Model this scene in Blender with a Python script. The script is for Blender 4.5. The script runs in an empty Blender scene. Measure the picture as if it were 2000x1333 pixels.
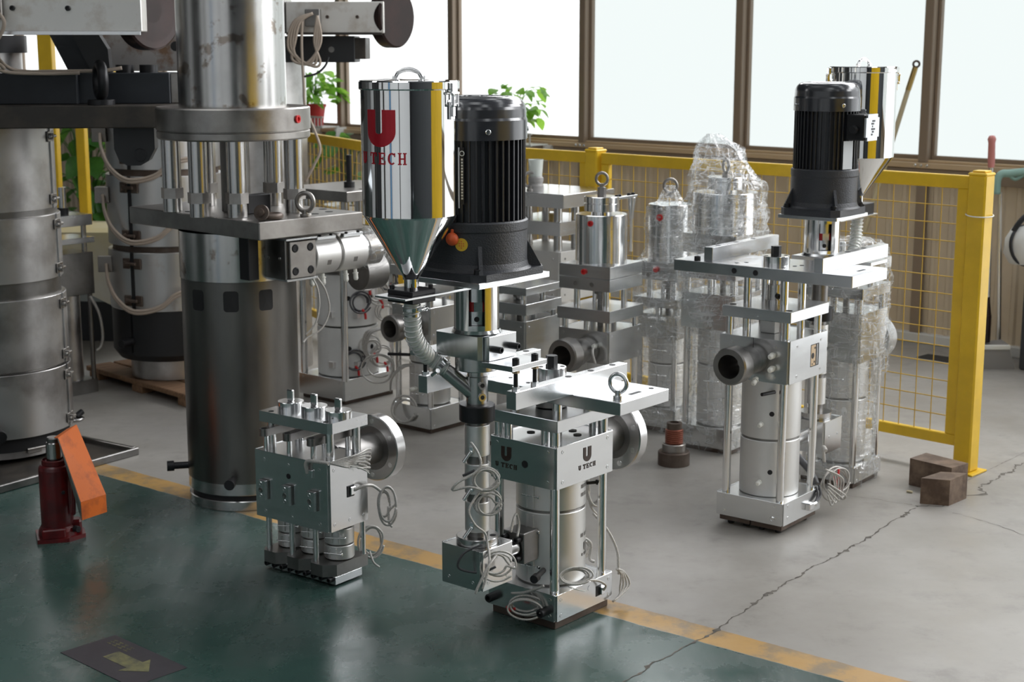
import bpy, math, random
from math import sin, cos, pi, radians, sqrt
from mathutils import Vector, Matrix
random.seed(7)
scene = bpy.context.scene
COL = scene.collection

# ---------------------------------------------------------------- camera, light, exposure
cam_d = bpy.data.cameras.new('camera')
cam_d.sensor_width = 36.0
cam_d.lens = 54.0
cam_d.clip_start = 0.05
cam_d.dof.use_dof = True
cam_d.dof.focus_distance = 4.15
cam_d.dof.aperture_fstop = 6.3
cam = bpy.data.objects.new('camera', cam_d)
COL.objects.link(cam)
cam.location = (0, 0, 1.6)
cam.rotation_euler = (radians(90 - 10.87), 0, 0)
scene.camera = cam

vs = scene.view_settings
vs.view_transform = 'Standard'
vs.look = 'None'
vs.gamma = 1.0
vs.use_curve_mapping = False
vs.exposure = 0.82

cy = scene.cycles
cy.max_bounces = 8; cy.diffuse_bounces = 4; cy.glossy_bounces = 5; cy.transmission_bounces = 4; cy.transparent_max_bounces = 10
cy.adaptive_threshold = 0.03

world = bpy.data.worlds.new('world')
scene.world = world
world.use_nodes = True
world.node_tree.nodes['Background'].inputs[0].default_value = (0.85, 0.93, 1.0, 1)
world.node_tree.nodes['Background'].inputs[1].default_value = 0.6
PANE_L = 0.55      # frosted lower panes
HIGH_L = 6.0       # unseen upper panes added to light the hall
ROOF_L = 1.5       # glowing roof strips added as fill, out of view

# ---------------------------------------------------------------- materials
def _n(nt, t, **kw):
    n = nt.nodes.new(t)
    for k, v in kw.items():
        setattr(n, k, v)
    return n

def mat(name, col, rough=0.5, metal=0.0, var=0.0, vscale=8.0, col2=None, vlo=0.4, vhi=0.65, rvar=0.0, bump=0.0, bscale=60.0,
        stretch=None, spec=None, coat=0.0, alpha=None, trans=0.0, emit=None, estr=0.0):
    m = bpy.data.materials.new(name)
    m.use_nodes = True
    nt = m.node_tree
    b = nt.nodes['Principled BSDF']
    b.inputs['Base Color'].default_value = (*col, 1)
    b.inputs['Roughness'].default_value = rough
    b.inputs['Metallic'].default_value = metal
    if spec is not None: b.inputs['Specular IOR Level'].default_value = spec
    if coat: b.inputs['Coat Weight'].default_value = coat; b.inputs['Coat Roughness'].default_value = 0.12
    if trans: b.inputs['Transmission Weight'].default_value = trans
    if emit: b.inputs['Emission Color'].default_value = (*emit, 1); b.inputs['Emission Strength'].default_value = estr
    if col2 is not None or var or rvar or bump:
        tc = _n(nt, 'ShaderNodeTexCoord')
        mp = _n(nt, 'ShaderNodeMapping')
        nt.links.new(tc.outputs['Object'], mp.inputs[0])
        if stretch: mp.inputs['Scale'].default_value = stretch
        nz = _n(nt, 'ShaderNodeTexNoise')
        nz.inputs['Scale'].default_value = vscale
        nz.inputs['Detail'].default_value = 6
        nz.inputs['Roughness'].default_value = 0.62
        nt.links.new(mp.outputs[0], nz.inputs['Vector'])
        if col2 is not None or var:
            if col2 is None: col2 = tuple(max(0, c * (1 - var)) for c in col)
            rp = _n(nt, 'ShaderNodeValToRGB')
            rp.color_ramp.elements[0].position = vlo; rp.color_ramp.elements[0].color = (*col2, 1)
            rp.color_ramp.elements[1].position = vhi; rp.color_ramp.elements[1].color = (*col, 1)
            nt.links.new(nz.outputs['Fac'], rp.inputs[0])
            nt.links.new(rp.outputs[0], b.inputs['Base Color'])
        if rvar:
            mr = _n(nt, 'ShaderNodeMapRange')
            mr.inputs[1].default_value = 0.3; mr.inputs[2].default_value = 0.7
            mr.inputs[3].default_value = max(0.02, rough - rvar); mr.inputs[4].default_value = rough + rvar
            nt.links.new(nz.outputs['Fac'], mr.inputs[0])
            nt.links.new(mr.outputs[0], b.inputs['Roughness'])
        if bump:
            nb = _n(nt, 'ShaderNodeTexNoise')
            nb.inputs['Scale'].default_value = bscale; nb.inputs['Detail'].default_value = 4
            nt.links.new(mp.outputs[0], nb.inputs['Vector'])
            bp = _n(nt, 'ShaderNodeBump')
            bp.inputs['Strength'].default_value = bump; bp.inputs['Distance'].default_value = 0.004
            nt.links.new(nb.outputs['Fac'], bp.inputs['Height'])
            nt.links.new(bp.outputs[0], b.inputs['Normal'])
    return m

def emis(name, col, s):
    m = bpy.data.materials.new(name); m.use_nodes = True
    nt = m.node_tree; nt.nodes.clear()
    e = _n(nt, 'ShaderNodeEmission'); o = _n(nt, 'ShaderNodeOutputMaterial')
    e.inputs[0].default_value = (*col, 1); e.inputs[1].default_value = s
    nt.links.new(e.outputs[0], o.inputs[0])
    return m

M = {}
M['plate'] = mat('machined_plate', (.76, .77, .78), .25, 1, var=.06, vscale=7, rvar=.03, stretch=(1, 1, 5))
M['zinc'] = mat('zinc_sheet', (.76, .77, .775), .22, 1, var=.05, vscale=6, rvar=.025, stretch=(1, 1, 5))
M['alu'] = mat('aluminium', (.78, .79, .80), .23, 1, var=.06, vscale=9, rvar=.04)
M['jacket'] = mat('heater_jacket', (.80, .795, .78), .48, 1, var=.06, vscale=4, rvar=.04)
M['chrome'] = mat('polished_steel', (.86, .86, .86), .16, 1)
M['mirror'] = mat('mirror_steel', (.90, .90, .89), .035, 1)
M['turned'] = mat('turned_steel', (.62, .61, .60), .24, 1, var=.10, vscale=2, rvar=.03)
M['darksteel'] = mat('dark_steel', (.30, .29, .28), .38, 1, var=.25, vscale=9, rvar=.06)
M['nozzle'] = mat('nozzle_steel', (.36, .345, .33), .33, 1, var=.2, vscale=12)
M['bolt'] = mat('black_bolt', (.022, .022, .024), .4, .4)
M['black'] = mat('black_paint', (.018, .019, .021), .45)
M['cast'] = mat('motor_casting', (.030, .032, .038), .42, 0, bump=.35, bscale=260, spec=.6)
M['motor'] = mat('motor_paint', (.032, .034, .040), .22, 0, spec=.7, coat=.4)
M['fin'] = mat('motor_fin', (.018, .019, .023), .33, 0, spec=.6)
M['navy'] = mat('dark_beam', (.022, .027, .034), .5, 0, var=.3, vscale=5)
M['rustplate'] = mat('rusty_beam', (.10, .085, .07), .5, .6, col2=(.055, .05, .045), vscale=7, rvar=.1)
M['rust'] = mat('rust_spotted_steel', (.46, .44, .43), .4, .9, col2=(.27, .17, .11), vscale=11, vlo=.34, vhi=.5, rvar=.1)
M['column'] = mat('column_steel', (.62, .61, .595), .22, 1, col2=(.36, .31, .27), vscale=9, vlo=.37, vhi=.42, rvar=.04)
M['headsheet'] = mat('head_sheet', (.80, .78, .74), .42, .75, col2=(.55, .48, .40), vscale=6, vlo=.3, vhi=.5)
M['oldplate'] = mat('old_plate', (.42, .40, .38), .36, 1, col2=(.28, .26, .24), vscale=6, vlo=.35, vhi=.6, rvar=.08)
M['cylraw'] = mat('raw_cylinder', (.26, .25, .235), .36, 1, col2=(.17, .16, .15), vscale=3.5, vlo=.3, vhi=.7, rvar=.08, stretch=(1, 1, .4))
M['skin'] = mat('worn_sheet', (.62, .61, .60), .38, 1, col2=(.36, .34, .33), vscale=4.5, vlo=.30, vhi=.55, rvar=.08)
M['skinrust'] = mat('heat_stained_sheet', (.68, .68, .68), .36, .95, col2=(.42, .32, .25), vscale=4, vlo=.27, vhi=.42, rvar=.08)
M['maroon'] = mat('brown_pipe', (.035, .016, .014), .3, .3, col2=(.022, .012, .011), vscale=9)
M['brown'] = mat('brown_steel', (.15, .12, .10), .5, .5, col2=(.10, .07, .055), vscale=12)
M['wood'] = mat('pallet_wood', (.34, .20, .11), .7, 0, col2=(.20, .11, .06), vscale=9, stretch=(1, 6, 6), bump=.2)
M['block'] = mat('old_timber', (.21, .145, .10), .6, 0, col2=(.09, .055, .035), vscale=14, bump=.3, bscale=40)
M['yellow'] = mat('yellow_paint', (.80, .51, .02), .38, 0, var=.14, vscale=6, spec=.5)
M['wire'] = mat('yellow_wire', (.62, .40, .05), .45)
M['redplug'] = mat('red_plastic', (.62, .02, .02), .35)
M['redprint'] = mat('red_print', (.50, .012, .025), .3, .35)
M['redpaint'] = mat('jack_red', (.16, .008, .010), .32, 0, col2=(.07, .005, .007), vscale=12, coat=.2)
M['orange'] = mat('orange_paint', (.75, .16, .015), .5, 0, col2=(.45, .09, .015), vscale=12, vlo=.3, vhi=.5)
M['whitepl'] = mat('white_plastic', (.78, .78, .73), .4)
M['cable'] = mat('braided_cable', (.64, .62, .585), .42, .3, var=.3, vscale=300)
M['cabledk'] = mat('dark_sleeve', (.06, .06, .065), .4)
M['cablered'] = mat('red_sleeve', (.62, .03, .03), .45)
M['cabletan'] = mat('tan_cable', (.46, .38, .31), .6)
M['logo'] = mat('engraved_print', (.045, .025, .018), .5)
M['grey'] = mat('grey_print', (.18, .17, .16), .5)
M['hole'] = mat('hole_dark', (.012, .012, .013), .6)
M['label'] = mat('metal_label', (.60, .62, .64), .35, .6)
M['orangecap'] = mat('orange_cap', (.75, .13, .04), .4)
M['sticker'] = mat('yellow_sticker', (.80, .52, .03), .45)
M['wallbrown'] = mat('brown_cladding', (.68, .575, .435), .5, 0, col2=(.60, .50, .37), vscale=2.2)
M['frame'] = mat('brown_frame', (.27, .205, .15), .45)
M['framelt'] = mat('tan_sill', (.58, .43, .27), .5)
M['wall'] = mat('wall_paint', (.16, .16, .155), .8, 0, var=.1, vscale=1)
M['ceil'] = mat('ceiling_dark', (.06, .065, .07), .8)
M['white'] = mat('white_paint', (.72, .72, .70), .5, 0, var=.08)
M['cream'] = mat('cream_paint', (.62, .58, .48), .45, 0, col2=(.55, .47, .25), vscale=1.2)
M['leaf'] = mat('leaf_green', (.20, .46, .06), .4, 0, col2=(.09, .28, .03), vscale=6, spec=.4)
M['leafdk'] = mat('leaf_dark', (.05, .16, .03), .45, 0, col2=(.02, .07, .015), vscale=6)
for _k in ('leaf', 'leafdk'):
    _m = M[_k]; _nt = _m.node_tree; _b = _nt.nodes['Principled BSDF']; _o = _nt.nodes['Material Output']
    _t = _n(_nt, 'ShaderNodeBsdfTranslucent'); _t.inputs[0].default_value = (.42, .75, .10, 1) if _k == 'leaf' else (.16, .36, .05, 1)
    _x = _n(_nt, 'ShaderNodeMixShader'); _x.inputs[0].default_value = .45
    _nt.links.new(_b.outputs[0], _x.inputs[1]); _nt.links.new(_t.outputs[0], _x.inputs[2]); _nt.links.new(_x.outputs[0], _o.inputs[0])
M['soil'] = mat('soil', (.04, .028, .02), .9)
M['pot'] = mat('red_pot', (.50, .03, .03), .4)
M['brass'] = mat('brass', (.55, .40, .16), .3, 1)
M['teal'] = mat('pale_green_plastic', (.32, .52, .46), .45)
M['pink'] = mat('pink_grip', (.62, .24, .22), .5)
M['bamboo'] = mat('pale_stick', (.58, .50, .33), .5)
M['greyplastic'] = mat('grey_plastic', (.28, .27, .26), .5)
M['darkbox'] = mat('dark_grey_box', (.035, .04, .05), .5)
M['redglow'] = mat('red_coupling', (.55, .02, .02), .4)
M['copper'] = mat('red_brown_thread', (.25, .08, .05), .4, .7, bump=.5, bscale=200)
M['pane'] = emis('frosted_pane_daylight', (.925, .995, .985), PANE_L)
M['pane_clear'] = emis('sunlit_pane_daylight', (.97, 1.0, 1.0), 1.0)
M['pane_hi'] = emis('clear_pane_daylight', (.97, .98, 1.0), HIGH_L)
M['doorlight'] = emis('door_daylight', (.95, .98, 1.0), 1.35)
M['roofl'] = emis('roof_light', (.95, .98, 1.0), ROOF_L)

def hose_mat():
    m = bpy.data.materials.new('clear_hose'); m.use_nodes = True
    nt = m.node_tree; b = nt.nodes['Principled BSDF']
    b.inputs['Base Color'].default_value = (.72, .76, .72, 1)
    b.inputs['Roughness'].default_value = .18
    b.inputs['Coat Weight'].default_value = .5
    t = _n(nt, 'ShaderNodeBsdfTransparent'); mx = _n(nt, 'ShaderNodeMixShader'); mx.inputs[0].default_value = .72
    o = nt.nodes['Material Output']
    nt.links.new(t.outputs[0], mx.inputs[1]); nt.links.new(b.outputs[0], mx.inputs[2]); nt.links.new(mx.outputs[0], o.inputs[0])
    return m
M['hose'] = hose_mat()

def wrap_mat():
    m = bpy.data.materials.new('stretch_wrap'); m.use_nodes = True
    nt = m.node_tree; nt.nodes.clear(); L = nt.links
    o = _n(nt, 'ShaderNodeOutputMaterial'); tc = _n(nt, 'ShaderNodeTexCoord')
    def ridge(scale, rot, ns, lo, hi, dist=.6):
        mp = _n(nt, 'ShaderNodeMapping'); mp.inputs['Scale'].default_value = scale; mp.inputs['Rotation'].default_value = rot
        L.new(tc.outputs['Object'], mp.inputs[0])
        nz = _n(nt, 'ShaderNodeTexNoise'); nz.inputs['Scale'].default_value = ns; nz.inputs['Detail'].default_value = 1.5
        nz.inputs['Distortion'].default_value = dist
        L.new(mp.outputs[0], nz.inputs['Vector'])
        s = _n(nt, 'ShaderNodeMath', operation='SUBTRACT'); s.inputs[1].default_value = .5; L.new(nz.outputs['Fac'], s.inputs[0])
        a = _n(nt, 'ShaderNodeMath', operation='ABSOLUTE'); L.new(s.outputs[0], a.inputs[0])
        r = _n(nt, 'ShaderNodeMapRange'); r.interpolation_type = 'SMOOTHSTEP'
        r.inputs[1].default_value = lo; r.inputs[2].default_value = hi; r.inputs[3].default_value = 1; r.inputs[4].default_value = 0
        L.new(a.outputs[0], r.inputs[0]); return r.outputs[0], nz.outputs['Fac']
    r1, n1 = ridge((3, 3, 20), (.35, .2, .3), 2.2, .003, .03, .3)
    r2, n2 = ridge((9, 9, 3), (.2, -.4, .1), 2.0, .002, .02)
    mxr = _n(nt, 'ShaderNodeMath', operation='MAXIMUM'); L.new(r1, mxr.inputs[0]); L.new(r2, mxr.inputs[1])
    sc = _n(nt, 'ShaderNodeMath', operation='MULTIPLY_ADD'); sc.inputs[1].default_value = .42; sc.inputs[2].default_value = .05
    L.new(mxr.outputs[0], sc.inputs[0])
    ad = _n(nt, 'ShaderNodeMath', operation='ADD'); L.new(n1, ad.inputs[0]); L.new(n2, ad.inputs[1])
    bp = _n(nt, 'ShaderNodeBump'); bp.inputs['Strength'].default_value = .9; bp.inputs['Distance'].default_value = .02
    L.new(ad.outputs[0], bp.inputs['Height'])
    gl = _n(nt, 'ShaderNodeBsdfGlossy'); gl.inputs['Roughness'].default_value = .08; L.new(bp.outputs[0], gl.inputs['Normal'])
    df = _n(nt, 'ShaderNodeBsdfTranslucent'); df.inputs['Color'].default_value = (.95, .97, .98, 1)
    d2 = _n(nt, 'ShaderNodeBsdfDiffuse'); d2.inputs['Color'].default_value = (.95, .97, .98, 1)
    md = _n(nt, 'ShaderNodeMixShader'); md.inputs[0].default_value = .5; L.new(df.outputs[0], md.inputs[1]); L.new(d2.outputs[0], md.inputs[2])
    tr = _n(nt, 'ShaderNodeBsdfTransparent'); tr.inputs['Color'].default_value = (.985, .99, .99, 1)
    m1 = _n(nt, 'ShaderNodeMixShader'); L.new(sc.outputs[0], m1.inputs[0]); L.new(tr.outputs[0], m1.inputs[1]); L.new(md.outputs[0], m1.inputs[2])
    m2 = _n(nt, 'ShaderNodeMixShader'); m2.inputs[0].default_value = .10
    L.new(m1.outputs[0], m2.inputs[1]); L.new(gl.outputs[0], m2.inputs[2]); L.new(m2.outputs[0], o.inputs[0])
    return m
M['wrap'] = wrap_mat()

# ---------------------------------------------------------------- mesh helpers
def frame(p, d):
    d = Vector(d).normalized()
    q = d.to_track_quat('Z', 'Y')
    return Matrix.Translation(Vector(p)) @ q.to_matrix().to_4x4()

class MB:
    def __init__(s):
        s.v = []; s.f = []; s.s = []
    def add(s, vs, fs, smooth=False, mtx=None):
        o = len(s.v)
        if mtx is not None: vs = [tuple(mtx @ Vector(v)) for v in vs]
        s.v += [tuple(v) for v in vs]
        for k, f in enumerate(fs):
            s.f.append(tuple(o + i for i in f))
            s.s.append(smooth[k] if isinstance(smooth, list) else smooth)
        return s
    def box(s, x0, x1, y0, y1, z0, z1, b=.0015, mtx=None):
        if x0 > x1: x0, x1 = x1, x0
        if y0 > y1: y0, y1 = y1, y0
        if z0 > z1: z0, z1 = z1, z0
        b = min(b, (x1 - x0) * .4, (y1 - y0) * .4, (z1 - z0) * .4)
        if b <= 0:
            vs = [(x, y, z) for z in (z0, z1) for y in (y0, y1) for x in (x0, x1)]
            fs = [(0, 2, 3, 1), (4, 5, 7, 6), (0, 1, 5, 4), (2, 6, 7, 3), (0, 4, 6, 2), (1, 3, 7, 5)]
            return s.add(vs, fs, False, mtx)
        X = (x0, x1); Y = (y0, y1); Z = (z0, z1); vs = []; idx = {}
        sg = (1, -1)
        for i in (0, 1):
            for j in (0, 1):
                for k in (0, 1):
                    for a in (0, 1, 2):
                        p = [X[i], Y[j], Z[k]]
                        for q, t in ((0, i), (1, j), (2, k)):
                            if q != a: p[q] += sg[t] * b
                        idx[i, j, k, a] = len(vs); vs.append(tuple(p))
        fs = []
        def quad(c, a, n):
            pts = [idx[x] for x in c]
            ctr = sum((Vector(vs[t]) for t in pts), Vector()) / len(pts)
            nn = (Vector(vs[pts[1]]) - Vector(vs[pts[0]])).cross(Vector(vs[pts[2]]) - Vector(vs[pts[0]]))
            if nn.dot(Vector(n)) < 0: pts = pts[::-1]
            fs.append(tuple(pts))
        for i in (0, 1):
            t = -1 if i == 0 else 1
            quad([(i, 0, 0, 0), (i, 1, 0, 0), (i, 1, 1, 0), (i, 0, 1, 0)], 0, (t, 0, 0))
            quad([(0, i, 0, 1), (1, i, 0, 1), (1, i, 1, 1), (0, i, 1, 1)], 1, (0, t, 0))
            quad([(0, 0, i, 2), (1, 0, i, 2), (1, 1, i, 2), (0, 1, i, 2)], 2, (0, 0, t))
        for i in (0, 1):
            for j in (0, 1):
                a = -1 if i == 0 else 1; c = -1 if j == 0 else 1
                quad([(i, j, 0, 0), (i, j, 1, 0), (i, j, 1, 1), (i, j, 0, 1)], 0, (a, c, 0))
                quad([(i, 0, j, 0), (i, 1, j, 0), (i, 1, j, 2), (i, 0, j, 2)], 0, (a, 0, c))
                quad([(0, i, j, 1), (1, i, j, 1), (1, i, j, 2), (0, i, j, 2)], 0, (0, a, c))
                for k in (0, 1):
                    pass
        for i in (0, 1):
            for j in (0, 1):
                for k in (0, 1):
                    quad([(i, j, k, 0), (i, j, k, 1), (i, j, k, 2)], 0, ((-1, 1)[i], (-1, 1)[j], (-1, 1)[k]))
        return s.add(vs, fs, False, mtx)
    def lathe(s, prof, seg=32, mtx=None, smooth=False, a0=0.0, a1=None, sq=None):
        full = a1 is None
        a1 = 2 * pi if full else a1
        n = seg if full else seg + 1
        ang = [a0 + (a1 - a0) * i / seg for i in range(n)]
        vs = []; fs = []; sm = []
        def ring(r, z):
            o = len(vs)
            vs.extend((r * cos(t), r * sin(t), z) for t in ang); return o
        prev = None
        for k in range(len(prof) - 1):
            (r0, z0), (r1, z1) = prof[k], prof[k + 1]
            if abs(r0 - r1) < 1e-9 and abs(z0 - z1) < 1e-9: continue
            flat = abs(z0 - z1) < 1e-9
            if r0 < 1e-7 and full and flat:
                o = ring(r1, z1); fs.append(tuple(o + i for i in range(n - 1, -1, -1)) if k == 0 or True else None); sm.append(False); prev = None
                if (k > 0): fs[-1] = fs[-1][::-1]
                continue
            if r1 < 1e-7 and full and flat:
                o = ring(r0, z0); fs.append(tuple(o + i for i in range(n))); sm.append(False); prev = None
                continue
            A = prev if (smooth and prev is not None) else ring(r0, z0)
            B = ring(r1, z1); prev = B
            for i in range(seg):
                j = (i + 1) % n
                fs.append((A + i, A + j, B + j, B + i)); sm.append(not flat or smooth)
        return s.add(vs, fs, sm, mtx)
    def cyl(s, p0, p1, r, seg=20, ch=.001, r2=None):
        p0 = Vector(p0); p1 = Vector(p1); h = (p1 - p0).length
        r2 = r if r2 is None else r2
        c = min(ch, h * .3, min(r, r2) * .3)
        pr = [(0, 0), (r - c, 0), (r, c), (r2, h - c), (r2 - c, h), (0, h)] if c > 0 else [(0, 0), (r, 0), (r2, h), (0, h)]
        return s.lathe(pr, seg, frame(p0, p1 - p0))
    def pipe(s, p0, p1, ro, ri, seg=28, ch=.001):
        p0 = Vector(p0); p1 = Vector(p1); h = (p1 - p0).length
        return s.lathe([(ri, 0), (ro - ch, 0), (ro, ch), (ro, h - ch), (ro - ch, h), (ri, h), (ri, 0)], seg, frame(p0, p1 - p0))
    def prism(s, poly, z0, z1, mtx=None):
        n = len(poly)
        ar = sum(poly[i][0] * poly[(i + 1) % n][1] - poly[(i + 1) % n][0] * poly[i][1] for i in range(n))
        if ar < 0: poly = poly[::-1]
        vs = [(x, y, z0) for x, y in poly] + [(x, y, z1) for x, y in poly]
        fs = [tuple(range(n - 1, -1, -1)), tuple(range(n, 2 * n))] + [(i, (i + 1) % n, n + (i + 1) % n, n + i) for i in range(n)]
        return s.add(vs, fs, False, mtx)
    def tube(s, pts, r, seg=7, closed=False, caps=True, rf=None):
        P = [Vector(p) for p in pts]; n = len(P)
        up = None; vs = []; fs = []
        for i in range(n):
            t = (P[(i + 1) % n] - P[i - 1]) if closed else (P[min(i + 1, n - 1)] - P[max(i - 1, 0)])
            if t.length < 1e-9: t = Vector((0, 0, 1))
            t.normalize()
            if up is None:
                up = Vector((0, 0, 1)) if abs(t.z) < .9 else Vector((1, 0, 0))
            up = (up - t * up.dot(t))
            if up.length < 1e-6: up = t.orthogonal()
            up.normalize(); w = t.cross(up)
            rr = r if rf is None else r * rf(i / max(1, n - 1))
            for k in range(seg):
                a = 2 * pi * k / seg
                vs.append(tuple(P[i] + (up * cos(a) + w * sin(a)) * rr))
        m = n if closed else n - 1
        for i in range(m):
            for k in range(seg):
                a = i * seg + k; b = i * seg + (k + 1) % seg
                c = ((i + 1) % n) * seg + (k + 1) % seg; d = ((i + 1) % n) * seg + k
                fs.append((a, b, c, d))
        sm = [True] * len(fs)
        if caps and not closed:
            fs.append(tuple(range(seg - 1, -1, -1))); fs.append(tuple((n - 1) * seg + k for k in range(seg))); sm += [False, False]
        return s.add(vs, fs, sm)
    def torus(s, c, nrm, R, r, seg=24, k=8):
        m = frame(c, nrm)
        pts = [m @ Vector((R * cos(2 * pi * i / seg), R * sin(2 * pi * i / seg), 0)) for i in range(seg)]
        return s.tube(pts, r, k, closed=True)
    def mesh(s, name='mesh'):
        me = bpy.data.meshes.new(name)
        me.from_pydata(s.v, [], s.f)
        me.polygons.foreach_set('use_smooth', s.s)
        me.update()
        return me
    def build(s, name, m, parent=None):
        me = s.mesh(name)
        me.materials.append(M[m] if isinstance(m, str) else m)
        return link(name, me, parent)

def link(name, data, parent=None, mtx=None):
    o = bpy.data.objects.new(name, data)
    COL.objects.link(o)
    if parent is not None: o.parent = parent
    if mtx is not None: o.matrix_local = mtx
    return o

def tag(o, label, cat, group=None):
    o['label'] = label; o['category'] = cat
    if group: o['group'] = group
    return o

def struct(o):
    o['kind'] = 'structure'; return o

def thing(name, label, cat, loc=(0, 0, 0), az=None, rz=0.0, group=None):
    o = link(name, None)
    o.location = loc
    o.rotation_euler = (0, 0, radians(90 - az) if az is not None else rz)
    return tag(o, label, cat, group)

def Box(name, m, parent, *a, **k): return MB().box(*a, **k).build(name, m, parent)
def Cyl(name, m, parent, *a, **k): return MB().cyl(*a, **k).build(name, m, parent)
def Lathe(name, m, parent, *a, **k): return MB().lathe(*a, **k).build(name, m, parent)
def Tube(name, m, parent, *a, **k): return MB().tube(*a, **k).build(name, m, parent)

CACHE = {}
def shared(key, fn, m):
    if key not in CACHE:
        me = fn().mesh(key[0]); me.materials.append(M[m]); CACHE[key] = me
    return CACHE[key]

def cap_bolt(parent, p, d, r=.006, h=.012, shank=0.0, m='bolt', name='bolt'):
    def f():
        b = MB()
        c = r * .18
        b.lathe([(0, 0), (r, 0), (r, h - c), (r - c, h), (r * .56, h), (r * .5, h * .5), (0, h * .5)], 14)
        if shank: b.cyl((0, 0, -shank), (0, 0, 0), r * .6, 10, 0)
        return b
    return link(name, shared(('bolt', r, h, shank, m), f, m), parent, frame(p, d))

def screw(parent, p, d, r=.006, m='zinc', name='screw'):
    def f():
        b = MB()
        b.lathe([(0, 0), (r, 0), (r * .9, .0012), (r * .5, .0012), (r * .45, .0004), (0, .0004)], 14)
        return b
    return link(name, shared(('screw', r, m), f, m), parent, frame(p, d))

def hole(parent, p, d, r=.007, depth=.0006, m='hole', name='hole'):
    def f():
        b = MB(); b.lathe([(0, 0), (r, 0), (r, depth), (0, depth)], 16); return b
    return link(name, shared(('hole', r, depth, m), f, m), parent, frame(p, d))

def hexnut(parent, p, d, r, h, m='zinc', name='nut'):
    def f():
        b = MB(); b.prism([(r * cos(i * pi / 3), r * sin(i * pi / 3)) for i in range(6)], 0, h); return b
    return link(name, shared(('nut', r, h, m), f, m), parent, frame(p, d))

def rod(parent, x, y, z0, z1, r, m='chrome', name='tie_rod'):
    h = z1 - z0
    key = ('rod', round(r, 4), round(h, 4), m)
    def f(): return MB().lathe([(0, 0), (r - .001, 0), (r, .001), (r, h - .001), (r - .001, h), (0, h)], 24)
    return link(name, shared(key, f, m), parent, Matrix.Translation((x, y, z0)))

def eyebolt(parent, p, R=.022, r=.0055, m='zinc', ang=0.0, tagged=None, name='eye_bolt'):
    b = MB()
    b.cyl((0, 0, 0), (0, 0, .008), r * 2.3, 16)
    b.cyl((0, 0, .006), (0, 0, .022), r * 1.5, 12)
    b.torus((0, 0, .016 + R), (cos(ang), sin(ang), 0), R, r, 28, 10)
    o = b.build(name, m, parent); o.location = p
    return o

def smooth_pts(pts, n=6):
    P = [Vector(p) for p in pts]; out = []
    for i in range(len(P) - 1):
        p0 = P[max(i - 1, 0)]; p1 = P[i]; p2 = P[i + 1]; p3 = P[min(i + 2, len(P) - 1)]
        for k in range(n):
            t = k / n
            out.append(.5 * ((2 * p1) + (p2 - p0) * t + (2 * p0 - 5 * p1 + 4 * p2 - p3) * t * t + (3 * p1 - p0 - 3 * p2 + p3) * t ** 3))
    out.append(P[-1])
    return out

def wire(parent, pts, r=.0028, m='cable', name='cable', n=6):
    if m == 'cable' and r < .0034: r *= 1.25
    return MB().tube(smooth_pts(pts, n), r, 6).build(name, m, parent)

def coil(parent, c, nrm, R, turns=3, r=.0028, m='cable', name='cable_coil', jit=.25, squash=.7, ends=True, seed=1, tail=None):
    rnd = random.Random(seed)
    if r < .0034: r *= 1.25
    fr = frame(c, nrm); pts = []
    N = 12
    if ends is not False and tail: pts += [Vector(t) for t in tail]
    for t in range(turns):
        rr = R * (1 + rnd.uniform(-jit, jit)); ox = rnd.uniform(-.2, .2) * R; oy = rnd.uniform(-.2, .2) * R
        ph = rnd.uniform(-.3, .3)
        for k in range(N):
            a = 2 * pi * k / N + ph
            pts.append(fr @ Vector((ox + rr * cos(a), oy + rr * squash * sin(a), (t + k / N - turns / 2) * r * 2.2 + rnd.uniform(-.5, .5) * r)))
    return MB().tube(smooth_pts(pts, 3), r, 6).build(name, m, parent)

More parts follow.
